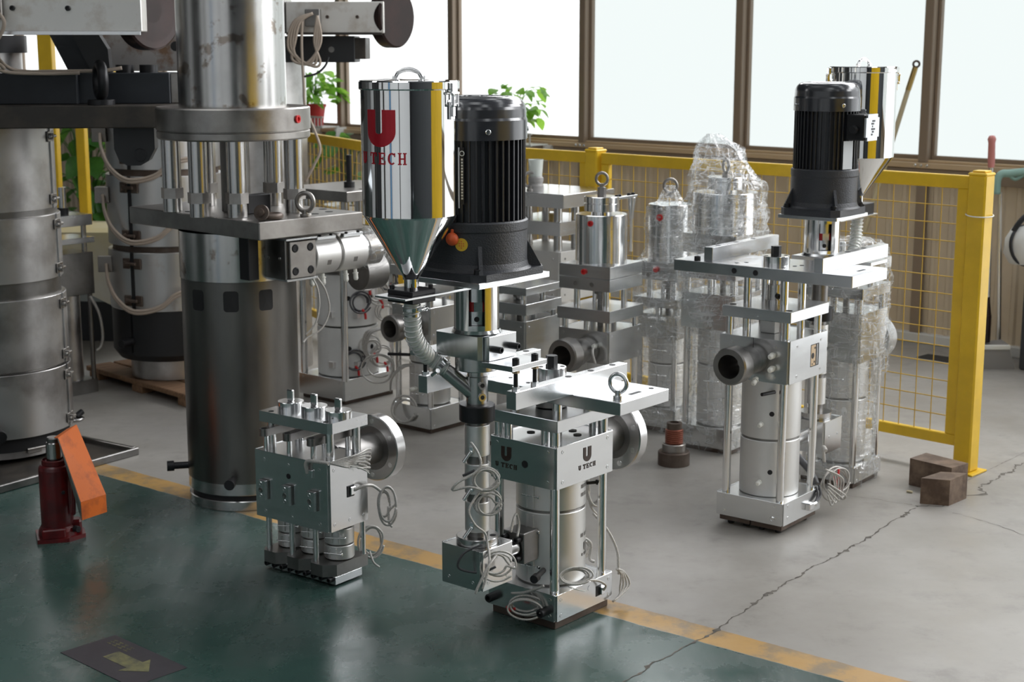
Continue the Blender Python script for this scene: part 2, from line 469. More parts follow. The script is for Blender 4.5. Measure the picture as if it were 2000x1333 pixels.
# slab-serif lettering: quads in a unit cell
def glyph(ch):
    q = []
    def R(x0, y0, x1, y1):
        n = max(1, int((x1 - x0) / .12))
        for i in range(n):
            a = x0 + (x1 - x0) * i / n; b = x0 + (x1 - x0) * (i + 1) / n
            q.append(((a, y0), (b, y0), (b, y1), (a, y1)))
    def arc(cx, cy, rx, ry, tx, ty, a0, a1, n=14):
        for i in range(n):
            a = a0 + (a1 - a0) * i / n; b = a0 + (a1 - a0) * (i + 1) / n
            q.append(((cx + rx * cos(a), cy + ry * sin(a)), (cx + rx * cos(b), cy + ry * sin(b)),
                      (cx + (rx - tx) * cos(b), cy + (ry - ty) * sin(b)), (cx + (rx - tx) * cos(a), cy + (ry - ty) * sin(a))))
    if ch == 'U':
        R(.1, .4, .32, 1); R(.62, .4, .80, 1); R(0, .9, .42, 1); R(.52, .9, .9, 1); arc(.45, .4, .35, .4, .22, .16, pi, 2 * pi)
    elif ch == 'T':
        R(.34, 0, .56, 1); R(.2, 0, .70, .1); R(0, .88, .9, 1); R(0, .68, .1, .9); R(.8, .68, .9, .9)
    elif ch == 'E':
        R(.1, 0, .32, 1); R(0, 0, .85, .12); R(0, .88, .82, 1); R(.3, .45, .58, .56); R(.75, .1, .85, .32); R(.72, .7, .82, .9); R(.52, .36, .6, .65)
    elif ch == 'C':
        arc(.47, .5, .45, .5, .22, .13, radians(48), radians(312), 20); R(.72, .66, .84, .98)
    elif ch == 'H':
        R(.1, 0, .30, 1); R(.62, 0, .82, 1); R(0, 0, .4, .1); R(0, .9, .4, 1); R(.52, 0, .92, .1); R(.52, .9, .92, 1); R(.28, .44, .64, .56)
    elif ch == 'BIGU':
        R(0, .42, .33, 1); R(.58, .42, 1.0, 1)
        for i in range(20):
            a = pi + pi * i / 20; b = pi + pi * (i + 1) / 20
            O0, O1 = (.5 + .5 * cos(a), .42 + .42 * sin(a)), (.5 + .5 * cos(b), .42 + .42 * sin(b))
            I0, I1 = (.455 + .125 * cos(a), .42 + .07 * sin(a)), (.455 + .125 * cos(b), .42 + .07 * sin(b))
            L_ = lambda p, r, t: (p[0] + (r[0] - p[0]) * t, p[1] + (r[1] - p[1]) * t)
            for k in range(5): q.append((L_(O0, I0, k / 5), L_(O1, I1, k / 5), L_(O1, I1, (k + 1) / 5), L_(O0, I0, (k + 1) / 5)))
    return q

def write(parent, ch, fn, x, y, w, h, m, name='letter'):
    """one raised glyph; fn maps flat (u, v, lift) to 3-D"""
    vs = []; fs = []
    for quad in glyph(ch):
        o = len(vs)
        for lift in (0.0002, .0009):
            for (a, b) in quad: vs.append(tuple(fn(x + a * w, y + b * h, lift)))
        fs += [(o + 4, o + 5, o + 6, o + 7), (o, o + 1, o + 5, o + 4), (o + 1, o + 2, o + 6, o + 5), (o + 2, o + 3, o + 7, o + 6), (o + 3, o, o + 4, o + 7)]
    b = MB(); b.add(vs, fs)
    return b.build(name, m, parent)

def logo(parent, fn, x, y, s, m='logo', ew=2.7, wf=1.0):
    """U emblem above the word U TECH; x,y centre bottom, s letter height, ew emblem width, wf letter width factor"""
    write(parent, 'BIGU', fn, x - s * ew / 2, y + s * 1.45, s * ew, s * 3.1, m, 'emblem')
    cx = x - s * 2.97 * wf
    for ch, adv in (('U', 1.45), ('T', 1.05), ('E', 1.0), ('C', 1.0), ('H', 1.0)):
        write(parent, ch, fn, cx, y, s * .98 * wf, s, m); cx += adv * s * 1.1 * wf

# ---------------------------------------------------------------- the hall
WP = Vector((2.36, 8.20, 0)); WA = radians(-44.5)
RW = Matrix.Translation(WP) @ Matrix.Rotation(WA, 4, 'Z')     # local x runs along the window wall, -y into the hall
def wallobj(o):
    o.matrix_world = RW; return o

def floor_material():
    m = bpy.data.materials.new('hall_floor'); m.use_nodes = True
    nt = m.node_tree; L = nt.links; b = nt.nodes['Principled BSDF']
    tc = _n(nt, 'ShaderNodeTexCoord')
    def noise(scale, detail=6, rough=.6, dist=0.0, sc=None, rot=0.0):
        n = _n(nt, 'ShaderNodeTexNoise'); n.inputs['Scale'].default_value = scale; n.inputs['Detail'].default_value = detail
        n.inputs['Roughness'].default_value = rough; n.inputs['Distortion'].default_value = dist
        if sc:
            mp = _n(nt, 'ShaderNodeMapping'); mp.inputs['Scale'].default_value = sc; mp.inputs['Rotation'].default_value = (0, 0, rot)
            L.new(tc.outputs['Object'], mp.inputs[0]); L.new(mp.outputs[0], n.inputs['Vector'])
        else: L.new(tc.outputs['Object'], n.inputs['Vector'])
        return n.outputs['Fac']
    def math_(op, a, c=None, clamp=False):
        n = _n(nt, 'ShaderNodeMath', operation=op); n.use_clamp = clamp
        for i, v in enumerate((a, c)):
            if v is None: continue
            if isinstance(v, (int, float)): n.inputs[i].default_value = v
            else: L.new(v, n.inputs[i])
        return n.outputs[0]
    def rng(v, a, c, d=0.0, e=1.0):
        n = _n(nt, 'ShaderNodeMapRange'); n.interpolation_type = 'SMOOTHSTEP'
        for i, x in enumerate((a, c, d, e)): n.inputs[i + 1].default_value = x
        L.new(v, n.inputs[0]); return n.outputs[0]
    def mix(f, a, c):
        n = _n(nt, 'ShaderNodeMix', data_type='RGBA')
        if isinstance(f, (int, float)): n.inputs[0].default_value = f
        else: L.new(f, n.inputs[0])
        for i, x in ((6, a), (7, c)):
            if isinstance(x, tuple): n.inputs[i].default_value = (*x, 1)
            else: L.new(x, n.inputs[i])
        return n.outputs[2]
    def linedist(p, q, wob=None):
        d = (Vector(q) - Vector(p)).normalized(); nr = Vector((-d.y, d.x, 0))
        vm = _n(nt, 'ShaderNodeVectorMath', operation='DOT_PRODUCT'); vm.inputs[1].default_value = nr
        L.new(tc.outputs['Object'], vm.inputs[0])
        v = math_('SUBTRACT', vm.outputs['Value'], nr.dot(Vector(p)))
        if wob is not None: v = math_('ADD', v, wob)
        return v
    # concrete
    big = noise(.9, 5, .6); mid = noise(5, 8, .65); fine = noise(40, 6, .7)
    conc = mix(rng(big, .35, .7), (.285, .266, .238), (.375, .358, .334))
    conc = mix(math_('MULTIPLY', rng(mid, .52, .75), .45), conc, (.165, .155, .14))
    conc = mix(math_('MULTIPLY', rng(fine, .6, .78), .25), conc, (.13, .12, .11))
    # green paint, scuffed
    sc1 = noise(2.4, 5, .55, .4); sc2 = noise(9, 6, .7, .3, (1, .16, 1), .75); sc3 = noise(.8, 3, .5); sc4 = noise(30, 5, .7, .2, (1, .3, 1), -.5)
    grn = mix(rng(sc3, .35, .65), (.022, .060, .050), (.042, .090, .076))
    grn = mix(math_('MULTIPLY', rng(sc1, .42, .72), .6), grn, (.062, .078, .074))
    grn = mix(math_('MULTIPLY', math_('MULTIPLY', rng(sc2, .5, .72), rng(sc1, .4, .62)), .5), grn, (.15, .18, .17))
    grn = mix(math_('MULTIPLY', math_('MULTIPLY', rng(sc4, .55, .75), rng(sc1, .45, .65)), .4), grn, (.03, .035, .035))
    # two pale patches painting reflected window sheen into the green
    def sheen_patch(p, ang, lx, ly):
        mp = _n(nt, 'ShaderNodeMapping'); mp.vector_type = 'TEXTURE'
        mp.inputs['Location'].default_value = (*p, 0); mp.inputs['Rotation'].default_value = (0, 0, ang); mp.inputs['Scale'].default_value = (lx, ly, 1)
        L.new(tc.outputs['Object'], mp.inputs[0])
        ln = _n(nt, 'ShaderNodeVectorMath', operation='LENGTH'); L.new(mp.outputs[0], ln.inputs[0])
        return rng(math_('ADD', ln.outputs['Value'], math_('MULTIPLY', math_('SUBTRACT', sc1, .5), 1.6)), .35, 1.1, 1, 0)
    sheen_mask = math_('MAXIMUM', sheen_patch((-1.02, 4.72), 1.9, .75, .30), math_('MULTIPLY', sheen_patch((-.18, 4.35), -.6, .5, .28), .7))
    grn = mix(math_('MULTIPLY', math_('MULTIPLY', sheen_mask, rng(sc2, .3, .65, .35, 1)), .62), grn, (.16, .185, .18))
    # yellow line
    wear = noise(7, 8, .7)
    yel = mix(rng(wear, .36, .56), (.24, .17, .09), (.47, .265, .06))
    ld = linedist((-1.503, 5.657, 0), (.761, 3.842, 0), math_('MULTIPLY', math_('SUBTRACT', noise(9, 3), .5), .018))
    isgreen = rng(ld, -.058, -.05, 1, 0)
    isline = math_('MULTIPLY', rng(ld, -.055, -.05), rng(ld, .05, .055, 1, 0))
    colr = mix(isgreen, conc, grn)
    colr = mix(math_('MULTIPLY', isline, .9), colr, yel)
    L.new(colr, b.inputs['Base Color'])
    rg = mix(isgreen, (.42, .42, .42), (.25, .25, .25))
    rr = math_('ADD', rng(mid, .3, .7, -.08, .1), 0.0)
    sep = _n(nt, 'ShaderNodeSeparateColor'); L.new(rg, sep.inputs[0])
    L.new(math_('ADD', sep.outputs[0], rr), b.inputs['Roughness'])
    bp = _n(nt, 'ShaderNodeBump'); bp.inputs['Strength'].default_value = .09; bp.inputs['Distance'].default_value = .004
    hh = math_('MULTIPLY', mid, .6)
    L.new(hh, bp.inputs['Height']); L.new(bp.outputs[0], b.inputs['Normal'])
    return m
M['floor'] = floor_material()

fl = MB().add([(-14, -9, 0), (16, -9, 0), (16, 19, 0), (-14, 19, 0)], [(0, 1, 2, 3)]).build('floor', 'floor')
struct(fl)

def crack(pts, w, seed, jag=.008, chips=0.0):
    rnd = random.Random(seed); P = []
    for i in range(len(pts) - 1):
        a, c = Vector((*pts[i], 0)), Vector((*pts[i + 1], 0)); n = max(2, int((c - a).length / .012))
        for k in range(n): P.append(a.lerp(c, k / n))
    vs = []; fs = []; off = 0.0
    for i, p in enumerate(P):
        d = (P[min(i + 1, len(P) - 1)] - P[max(i - 1, 0)]).normalized(); nr = Vector((-d.y, d.x, 0))
        off = off * .8 + rnd.uniform(-jag, jag) * .6
        ww = w * rnd.uniform(.35, 1.25) * (1 + (chips * 3.0 if rnd.random() < chips * .25 else 0))
        q = p + nr * off
        vs += [tuple(q + nr * ww + Vector((0, 0, .0007))), tuple(q - nr * ww * rnd.uniform(.3, 1.2) + Vector((0, 0, .0007)))]
        if i: fs.append((2 * i - 2, 2 * i - 1, 2 * i + 1, 2 * i))
    return MB().add(vs, fs).build('crack', 'crackdark', fl)
M['crackdark'] = mat('crack_dirt', (.055, .048, .04), .9, 0, col2=(.16, .145, .125), vscale=30, vlo=.4, vhi=.65)
crack([(0.282, 3.698), (0.394, 3.842), (0.547, 4.030), (0.817, 4.417), (1.094, 4.758), (1.431, 5.214)], .0030, 1, .007, .8)
crack([(1.431, 5.214), (1.518, 5.226), (1.608, 5.301), (1.703, 5.384), (1.721, 5.470), (1.844, 5.621), (2.033, 5.841)], .0034, 2, .016, .8)
crack([(1.510, 5.320), (1.686, 5.531), (2.084, 5.997)], .0012, 3, .002)
crack([(1.216, 5.365), (1.289, 5.320), (1.430, 5.238)], .0013, 4, .008)
crack([(1.535, 5.147), (1.630, 5.047), (1.715, 4.880)], .0012, 5, .01)
# window wall: ribbed cladding below the sill
b = MB(); s = -13.0; vs = []; fs = []
prof = []
while s < 12.0:
    prof += [(s, 0.0), (s + .055, 0.0), (s + .065, -.012), (s + .085, -.012)]; s += .095
for (x, y) in prof: vs += [(x, y, .05), (x, y, .955)]
for i in range(len(prof) - 1): fs.append((2 * i + 2, 2 * i, 2 * i + 1, 2 * i + 3))
b.add(vs, fs); b.box(-13, 12, .005, .12, 0, .955, 0)
wallobj(struct(b.build('wall_back', 'wallbrown')))
b = MB(); b.box(-13, 12, -.05, .05, 0, .055, .004)
wallobj(struct(b.build('baseboard_back', 'white')))
b = MB(); b.box(-13, 12, -.055, .12, .955, .985, .003); b.box(-13, 12, -.03, .12, .985, 1.0, .003)
wallobj(struct(b.build('trim_sill', 'framelt')))
b = MB(); b.box(-13, 12, -.045, -.014, .885, .953, .003)
wallobj(struct(b.build('trim_rail', 'frame')))
MULL = [-.175 + 1.232 * k for k in range(-10, 10)]
for k, s in enumerate(MULL):
    o = struct(Box('trim_%d' % (k + 1), 'frame', None, s - .027, s + .027, -.045, .1, .985, 5.2, b=.004)); wallobj(o)
    o2 = struct(Box('trim_post_%d' % (k + 1), 'frame', None, s - .03, s + .03, -.04, -.013, .055, .884, b=.003)); wallobj(o2)
    for dz in (-.035, .0, .035):
        r_ = link('rivet', shared(('rivet',), lambda: MB().lathe([(0, 0), (.009, 0), (.006, .005), (0, .005)], 10), 'zinc'), o, Matrix.Translation((s + dz, -.056, .970)) @ Matrix.Rotation(pi / 2, 4, 'X'))
for k in range(len(MULL) - 1):
    a, c = MULL[k] + .028, MULL[k + 1] - .028
    w = link('window_%d' % (k + 1), None); struct(w); w.matrix_world = RW
    Box('pane', 'pane' if a > -2.7 else 'pane_clear', w, a, c, .03, .04, 1.001, 2.35, b=0)
    f = MB(); f.box(a, c, .0, .06, 1.0, 1.022, .002); f.box(a, c, .0, .06, 2.35, 2.43, .002); f.box(a, a + .018, 0, .06, 1.022, 2.35, .002); f.box(c - .018, c, 0, .06, 1.022, 2.35, .002)
    f.build('window_frame', 'frame', w)
    Box('upper_pane', 'pane_hi' if a > -2.7 else 'wall', w, a, c, .03, .04, 2.95, 4.9, b=0)  # unseen glow added over the right bays only, keeping the left dim
    Box('spandrel', 'frame', w, a, c, .02, .05, 2.43, 2.95, b=0)
b = MB(); b.box(-13, 12, 0, .12, 4.9, 6.0, 0)
wallobj(struct(b.build('wall_back_head', 'wall')))
# other walls, ceiling, added roof fill strips
b = MB(); b.box(-13.2, -13, -14, .1, 0, 6, 0)
wallobj(struct(b.build('wall_left', 'wall')))
b = MB(); b.box(12, 12.2, -14, .1, 0, 6, 0)
wallobj(struct(b.build('wall_end', 'ceil')))
b = MB(); b.box(-13, 12, -14.2, -14, 0, 6, 0)
wallobj(struct(b.build('wall_rear', 'wall')))
b = MB(); b.box(-13.2, 12.2, -14.2, .12, 6.0, 6.1, 0)
wallobj(struct(b.build('ceiling', 'ceil')))
for k, t in enumerate((2.2, 6.2, 10.2)):
    o = Box('window_roof_%d' % (k + 1), 'roofl', None, -3.5, 11, -t - .45, -t + .45, 5.96, 5.985, b=0); wallobj(struct(o))
# unseen yellow panel added so the hoppers mirror a yellow stripe
o = struct(Box('wall_right', 'yellow', None, -.8, .8, -.03, .03, 0, 1.58, b=.004)); o.location = (2.5, 2.85, 0); o.rotation_euler = (0, 0, radians(48))
# unseen glowing door added to brighten the machines' right-hand faces
d1 = link('door_1', None); struct(d1); d1.matrix_world = RW
for k in range(4):
    Box('door_panel', 'doorlight', d1, 1.75, 5.55, -.062, -.058, .06 + k * .74, .78 + k * .74, b=0)
for k in range(5): Box('door_rail', 'frame', d1, 1.70, 5.6, -.075, -.05, .0 + k * .74, .06 + k * .74, b=.002)

# unseen panels added behind the camera to stripe the hopper reflections
M['bluepanel'] = mat('blue_panel', (.10, .24, .42), .5); M['palewall'] = mat('pale_panel', (.62, .63, .64), .6)
for k, (s0, s1, m_) in enumerate(((-7.5, -5.0, 'palewall'), (-3.5, -1.9, 'black'), (-1.5, -.6, 'palewall'), (-.1, 1.3, 'palewall'), (1.4, 1.75, 'bluepanel'), (1.85, 4.1, 'palewall'), (4.15, 4.3, 'black'), (4.35, 8.7, 'palewall'), (9.0, 10.2, 'black'))):
    wallobj(struct(Box('wall_rear_panel_%d' % (k + 1), m_, None, s0, s1, -11.6, -11.4, 0, 3.4, b=.004)))

# ---------------------------------------------------------------- machine building blocks (local x = right/away, local y = left/away)
def housing(root, x0, x1, y0, y1, z0, z1, m='zinc', name='housing', scr=((.1, .86), (.9, .86), (.1, .14), (.9, .14)), sr=.0058, gap=.004):
    h = Box(name, m, root, x0 + .002, x1 - .002, y0 + .002, y1 - .002, z0 + .001, z1 - .001, b=.001)
    t = .0022; g = gap
    Box('side_panel', m, h, x0 + g, x1 - g, y0 - t, y0 + .0015, z0, z1 + .001, b=.0006)
    Box('side_panel', m, h, x0 + g, x1 - g, y1 - .0015, y1 + t, z0, z1 + .001, b=.0006)
    Box('side_panel', m, h, x0 - t, x0 + .0015, y0 + g, y1 - g, z0, z1 + .001, b=.0006)
    Box('side_panel', m, h, x1 - .0015, x1 + t, y0 + g, y1 - g, z0, z1 + .001, b=.0006)
    for u, v in scr:
        z = z0 + (z1 - z0) * v
        screw(h, (x0 + (x1 - x0) * u, y0 - t, z), (0, -1, 0), sr)
        screw(h, (x0 - t, y0 + (y1 - y0) * u, z), (-1, 0, 0), sr)
    return h

def band(root, z0, z1, r, m='jacket', name='heater_band', x=0.0, y=0.0, seam=None, n=2, wide=.016):
    o = Lathe(name, m, root, [(r - .006, z0), (r - .0015, z0), (r, z0 + .002), (r, z1 - .002), (r - .0015, z1), (r - .006, z1)], 56, Matrix.Translation((x, y, 0)))
    if seam is not None:
        a = seam
        for da in (-.11, .11):
            f = Matrix.Translation((x, y, 0)) @ Matrix.Rotation(a + da * .1 / r, 4, 'Z')
            b = MB(); b.box(r - .004, r + .006, -.0025, .0025, z0 + .006, z1 - .006, .0005, f); b.build('clamp_strip', m, o)
        for k in range(n):
            z = z0 + (z1 - z0) * (k + .5) / n
            f = Matrix.Translation((x, y, 0)) @ Matrix.Rotation(a, 4, 'Z')
            p = f @ Vector((r + .003, -.03, z)); q = f @ Vector((r + .003, .028, z))
            b = MB(); b.cyl(p, q, .0022, 8, 0); b.cyl(q, q + (q - p).normalized() * .006, .005, 10); b.build('clamp_screw', 'chrome', o)
    return o

def fplane(face, x0, y0, z0, off=.0024):
    """flat map for lettering: face 'y' = front-right panel, 'x' = front-left panel"""
    if face == 'y': return lambda u, v, l: (x0 + u, y0 - off - l, z0 + v)
    return lambda u, v, l: (x0 - off - l, y0 - u, z0 + v)

def motor(root, x, y, zp0, zp1, zf, zg, zc, zt, r, sq, plate_m='alu', rib=True, name='motor'):
    """adaptor plate zp0..zp1, flange to zf, gear case to zg, fins to zc, fan cover to zt"""
    T = Matrix.Translation((x, y, 0))
    Box('adaptor_plate', plate_m, root, x - sq, x + sq, y - sq * .93, y + sq * .93, zp0, zp1, b=.0015)
    rr = r * 1.02
    g = MB()
    c = sq * .2
    g.prism([(x - sq + c, y - sq * .93), (x + sq - c, y - sq * .93), (x + sq, y - sq * .93 + c), (x + sq, y + sq * .93 - c), (x + sq - c, y + sq * .93), (x - sq + c, y + sq * .93), (x - sq, y + sq * .93 - c), (x - sq, y - sq * .93 + c)], zp1, zf)
    g.lathe([(rr + .012, zf), (rr + .004, zf + .006), (rr, zf + .02), (rr, zg - .028), (rr + .002, zg - .024), (rr + .002, zg - .004), (rr - .002, zg), (0, zg)], 64, T)
    mo = g.build(name, 'cast', root)
    if rib:
        for k in range(4):
            a = pi / 4 + k * pi / 2
            b = MB(); b.box(rr - .004, sq * 1.18, -.006, .006, zf, zf + .008, .001)
            f = T @ Matrix.Rotation(a, 4, 'Z')
            bb = MB()
            bb.add([(rr - .004, -.005, zf), (sq * 1.2, -.005, zf), (rr - .004, -.005, zf + .075), (rr - .004, .005, zf), (sq * 1.2, .005, zf), (rr - .004, .005, zf + .075)],
                   [(0, 1, 2), (5, 4, 3), (0, 2, 5, 3), (1, 4, 5, 2), (0, 3, 4, 1)], False, f)
            bb.build('rib', 'cast', mo)
    for sx in (-1, 1):
        for sy in (-1, 1):
            cap_bolt(mo, (x + sx * sq * .8, y + sy * sq * .74, zf), (0, 0, 1), .011, .014)
    rc = r * .9
    Lathe('stator', 'fin', mo, [(rc, zg), (rc, zc + .01)], 48, T)
    nf = 44
    def ff(): return MB().box(rc - .003, r * .985, -r * .022, r * .022, 0, zc - zg + .006, .0008)
    me = shared(('fin', r, zc - zg), ff, 'fin')
    for k in range(nf):
        link('cooling_fin', me, mo, T @ Matrix.Rotation(2 * pi * k / nf, 4, 'Z') @ Matrix.Translation((0, 0, zg)))
    h = zt - zc
    pr = [(r * .97, zc), (r * 1.02, zc), (r * 1.02, zc + h * .44), (r * 1.0, zc + h * .5), (r * .995, zc + h * .6)]
    for i in range(1, 9):
        t = i / 8 * pi / 2
        pr.append((r * .75 + r * .245 * cos(t), zc + h * .62 + h * .35 * sin(t)))
    pr += [(r * .66, zt - h * .03), (r * .64, zt - h * .06), (.02, zt - h * .06), (.012, zt - h * .02), (0, zt - h * .02)]
    fc = Lathe('fan_cover', 'motor', mo, pr, 64, T)
    for k in range(4):
        a = -2.2 + k * pi / 2
        cap_bolt(mo, (x + r * 1.02 * cos(a), y + r * 1.02 * sin(a), zc + h * .2), (cos(a), sin(a), 0), .007, .007, m='zinc', name='screw')
    gr = MB()
    for k in range(1, 6): gr.torus((x, y, zt - h * .035), (0, 0, 1), r * (.1 + .1 * k), .0016, 36, 5)
    for k in range(8):
        a = k * pi / 4; gr.cyl((x + .02 * cos(a), y + .02 * sin(a), zt - h * .04), (x + r * .64 * cos(a), y + r * .64 * sin(a), zt - h * .04), .0016, 6, 0)
    gr.build('fan_grille', 'motor', mo)
    return mo

def spider_coupling(root, x, y, z0, z1, r, a):
    """tube with a slot showing a red jaw coupling"""
    T = Matrix.Translation((x, y, 0)); w = .36
    L = Lathe('coupling_tube', 'chrome', root, [(r - .006, z0), (r, z0), (r, z1), (r - .006, z1), (r - .006, z0)], 48, T, a0=a + w, a1=a + 2 * pi - w)
    h = z1 - z0
    for (p, q) in ((z0, z0 + h * .16), (z1 - h * .14, z1)):
        Lathe('tube_bridge', 'chrome', L, [(r - .006, p), (r, p), (r, q), (r - .006, q), (r - .006, p)], 8, T, a0=a - w, a1=a + w)
    Lathe('weld_bead', 'chrome', L, [(r, z0), (r + .008, z0 + .001), (r + .002, z0 + .009)], 40, T)
    rc = r * .78
    Lathe('jaw_hub', 'alu', L, [(rc, z0 + .004), (rc, z0 + h * .42), (0, z0 + h * .42)], 32, T)
    Lathe('jaw_hub', 'alu', L, [(0, z0 + h * .6), (rc, z0 + h * .6), (rc, z1 - .004)], 32, T)
    Lathe('spider', 'redglow', L, [(rc * .97, z0 + h * .42), (rc * .97, z0 + h * .6)], 32, T)
    for k in range(6):
        f = T @ Matrix.Rotation(a + .12 + k * pi / 3, 4, 'Z')
        bb = MB(); bb.box(rc * .6, rc * 1.0, -rc * .28, rc * .22, z0 + h * .42, z0 + h * .6, .0005, f); bb.build('jaw', 'alu', L)
    hole(L, (x + rc * cos(a), y + rc * sin(a), z0 + h * .28), (cos(a), sin(a), 0), .007)
    return L

def hopper(root, x, y, zn, zk, zb, zt, r, rn, ha, la, letters=None):
    """neck zn..zk, cone to zb, barrel to zt; ha handle angle, la latch angle"""
    T = Matrix.Translation((x, y, 0))
    hp = Lathe('hopper', 'mirror', root, [(rn, zn), (rn, zk), (rn * 1.05, zk + .002), (r - .003, zb - .004), (r, zb), (r, zt - .002)], 96, T)
    lid = Lathe('lid', 'mirror', hp, [(r - .001, zt - .022), (r + .0035, zt - .022), (r + .0045, zt - .019), (r + .0045, zt - .003), (r + .002, zt), (r * .8, zt + .001), (r * .5, zt + .003), (0, zt + .003)], 96, T)
    ca, sa = cos(ha), sin(ha); L = r * .27
    pts = [(x - ca * L * 1.25, y - sa * L * 1.25, zt + .005), (x - ca * L, y - sa * L, zt + .006), (x - ca * L * .72, y - sa * L * .72, zt + .019), (x, y, zt + .026),
           (x + ca * L * .72, y + sa * L * .72, zt + .019), (x + ca * L, y + sa * L, zt + .006), (x + ca * L * 1.25, y + sa * L * 1.25, zt + .005)]
    Tube('handle', 'chrome', hp, smooth_pts(pts, 6), .0055, 10)
    for a in la:
        f = T @ Matrix.Rotation(a, 4, 'Z')
        lt = MB()
        lt.box(r + .003, r + .012, -.013, .013, zt - .028, zt - .004, .002, f)
        lt.cyl(f @ Vector((r + .012, -.016, zt - .030)), f @ Vector((r + .012, .016, zt - .030)), .004, 10)
        lt.box(r + .008, r + .016, -.012, -.008, zt - .062, zt - .03, .001, f); lt.box(r + .008, r + .016, .008, .012, zt - .062, zt - .03, .001, f)
        lt.cyl(f @ Vector((r + .009, -.014, zt - .058)), f @ Vector((r + .009, .014, zt - .058)), .0045, 10)
        lt.box(r, r + .006, -.01, .01, zt - .092, zt - .05, .001, f)
        lt.box(r + .005, r + .010, -.006, .006, zt - .085, zt - .045, .001, f)
        lt.build('latch', 'chrome', hp)
    if letters:
        a0, z0, s = letters
        fn = lambda u, v, l: (x + (r + l) * cos(a0 + u / r), y + (r + l) * sin(a0 + u / r), z0 + v)
        logo(hp, fn, 0, 0, s, 'redprint', 2.95, .83)
    return hp

def hose(root, pts, r=.022, pitch=.0145, name='hose'):
    P = smooth_pts(pts, 14)
    # arc length
    S = [0.0]
    for i in range(1, len(P)): S.append(S[-1] + (P[i] - P[i - 1]).length)
    h = MB().tube(P, r * .93, 18, caps=False).build(name, 'hose', root)
    n = int(S[-1] / pitch)
    up = Vector((0, 0, 1)); b = MB(); sp = []; red = []
    import bisect
    prev = None
    steps = n * 16
    for k in range(steps + 1):
        s = S[-1] * k / steps
        i = min(max(bisect.bisect(S, s) - 1, 0), len(P) - 2)
        t = (s - S[i]) / max(1e-9, S[i + 1] - S[i])
        c = P[i].lerp(P[i + 1], t); d = (P[i + 1] - P[i]).normalized()
        if prev is None: prev = d.orthogonal().normalized()
        prev = (prev - d * prev.dot(d)).normalized(); w = d.cross(prev)
        a = 2 * pi * k / 16
        sp.append(c + (prev * cos(a) + w * sin(a)) * r)
    MB().tube(sp, .0022, 6).build('spiral_wire', 'jacket', h)
    return h

def clampring(root, p, d, r, w=.012, m='chrome', sc=None):
    c = Vector(p); d = Vector(d).normalized()
    b = MB(); b.lathe([(r, 0), (r + .0016, 0), (r + .0016, w), (r, w)], 32, frame(c - d * w / 2, d))
    s = Vector(sc) if sc else d.orthogonal()
    s = (s - d * s.dot(d)).normalized(); t = d.cross(s)
    q = c + s * (r + .006)
    b.cyl(q - t * .014, q + t * .016, .0055, 10); b.cyl(q + t * .015, q + t * .021, .0075, 6)
    return b.build('hose_clamp', m, root)

def flange_disc(root, x0, x1, xn, rp, R, z, y=0.0, holes=8, m='turned', face='darksteel'):
    """pipe from xn to x0 and round flange x0..x1, axis along +x"""
    F = frame((0, y, z), (1, 0, 0))
    o = Lathe('pipe_flange', m, root, [(rp, x0), (R - .003, x0), (R, x0 + .003), (R, x1 - .003), (R - .003, x1), (rp, x1)], 64, F)
    Lathe('flange_face', face, o, [(rp * .8, x0 - .0006), (R * .66, x0 - .0006), (R * .665, x0 - .0002)], 64, F)
    b = MB(); b.cyl((xn, y, z), (x0 + .001, y, z), rp, 40); b.build('outlet_pipe', 'darksteel', o)
    for k in range(holes):
        a = 2 * pi * (k + .5) / holes
        hole(o, (x0 - .0002, y + R * .82 * cos(a), z + R * .82 * sin(a)), (-1, 0, 0), R * .075, .0008, 'chrome', 'bolt_hole')
    return o

def outlet(root, x0, x1, y, z, R, rp, m='nozzle', collar=.5):
    """round inlet nozzle pointing to -x, mouth at x1 (x1 < x0)"""
    L = x0 - x1; F = frame((x0, y, z), (-1, 0, 0))
    o = Lathe('inlet_nozzle', m, root, [(rp, 0), (rp, L * .3), (R * .82, L * .3), (R * .84, L * .55), (R * .97, L * .58), (R, L * .62), (R, L * .96), (R - .004, L), (R * .64, L), (R * .5, L * .72), (R * .3, L * .35), (0, L * .35)], 48, F)
    return o

def center_drive(root, z0, zt, r=.042, m='chrome'):
    o = Lathe('drive_flange', m, root, [(0, z0), (r, z0), (r, zt - .001), (r - .001, zt), (0, zt)], 40)
    for k in range(4):
        a = pi / 4 + k * pi / 2
        hole(o, (r * .72 * cos(a), r * .72 * sin(a), zt), (0, 0, 1), .0065)
    b = MB(); b.prism([(.017 * cos(i * pi / 3), .017 * sin(i * pi / 3)) for i in range(6)], zt, zt + .032)
    b.build('hex_shaft', 'bolt', o)
    return o

def plug(parent, p, d, r=.008, L=.028, m='whitepl', name='plastic_plug'):
    def f():
        b = MB(); b.lathe([(0, 0), (r * .7, 0), (r * .7, L * .3), (r * 1.1, L * .3), (r * 1.1, L * .42), (r * .75, L * .42), (r * .9, L * .5), (r * .95, L * .85), (r * .6, L), (0, L)], 14); return b
    return link(name, shared(('plug', r, L, m), f, m), parent, frame(p, d))

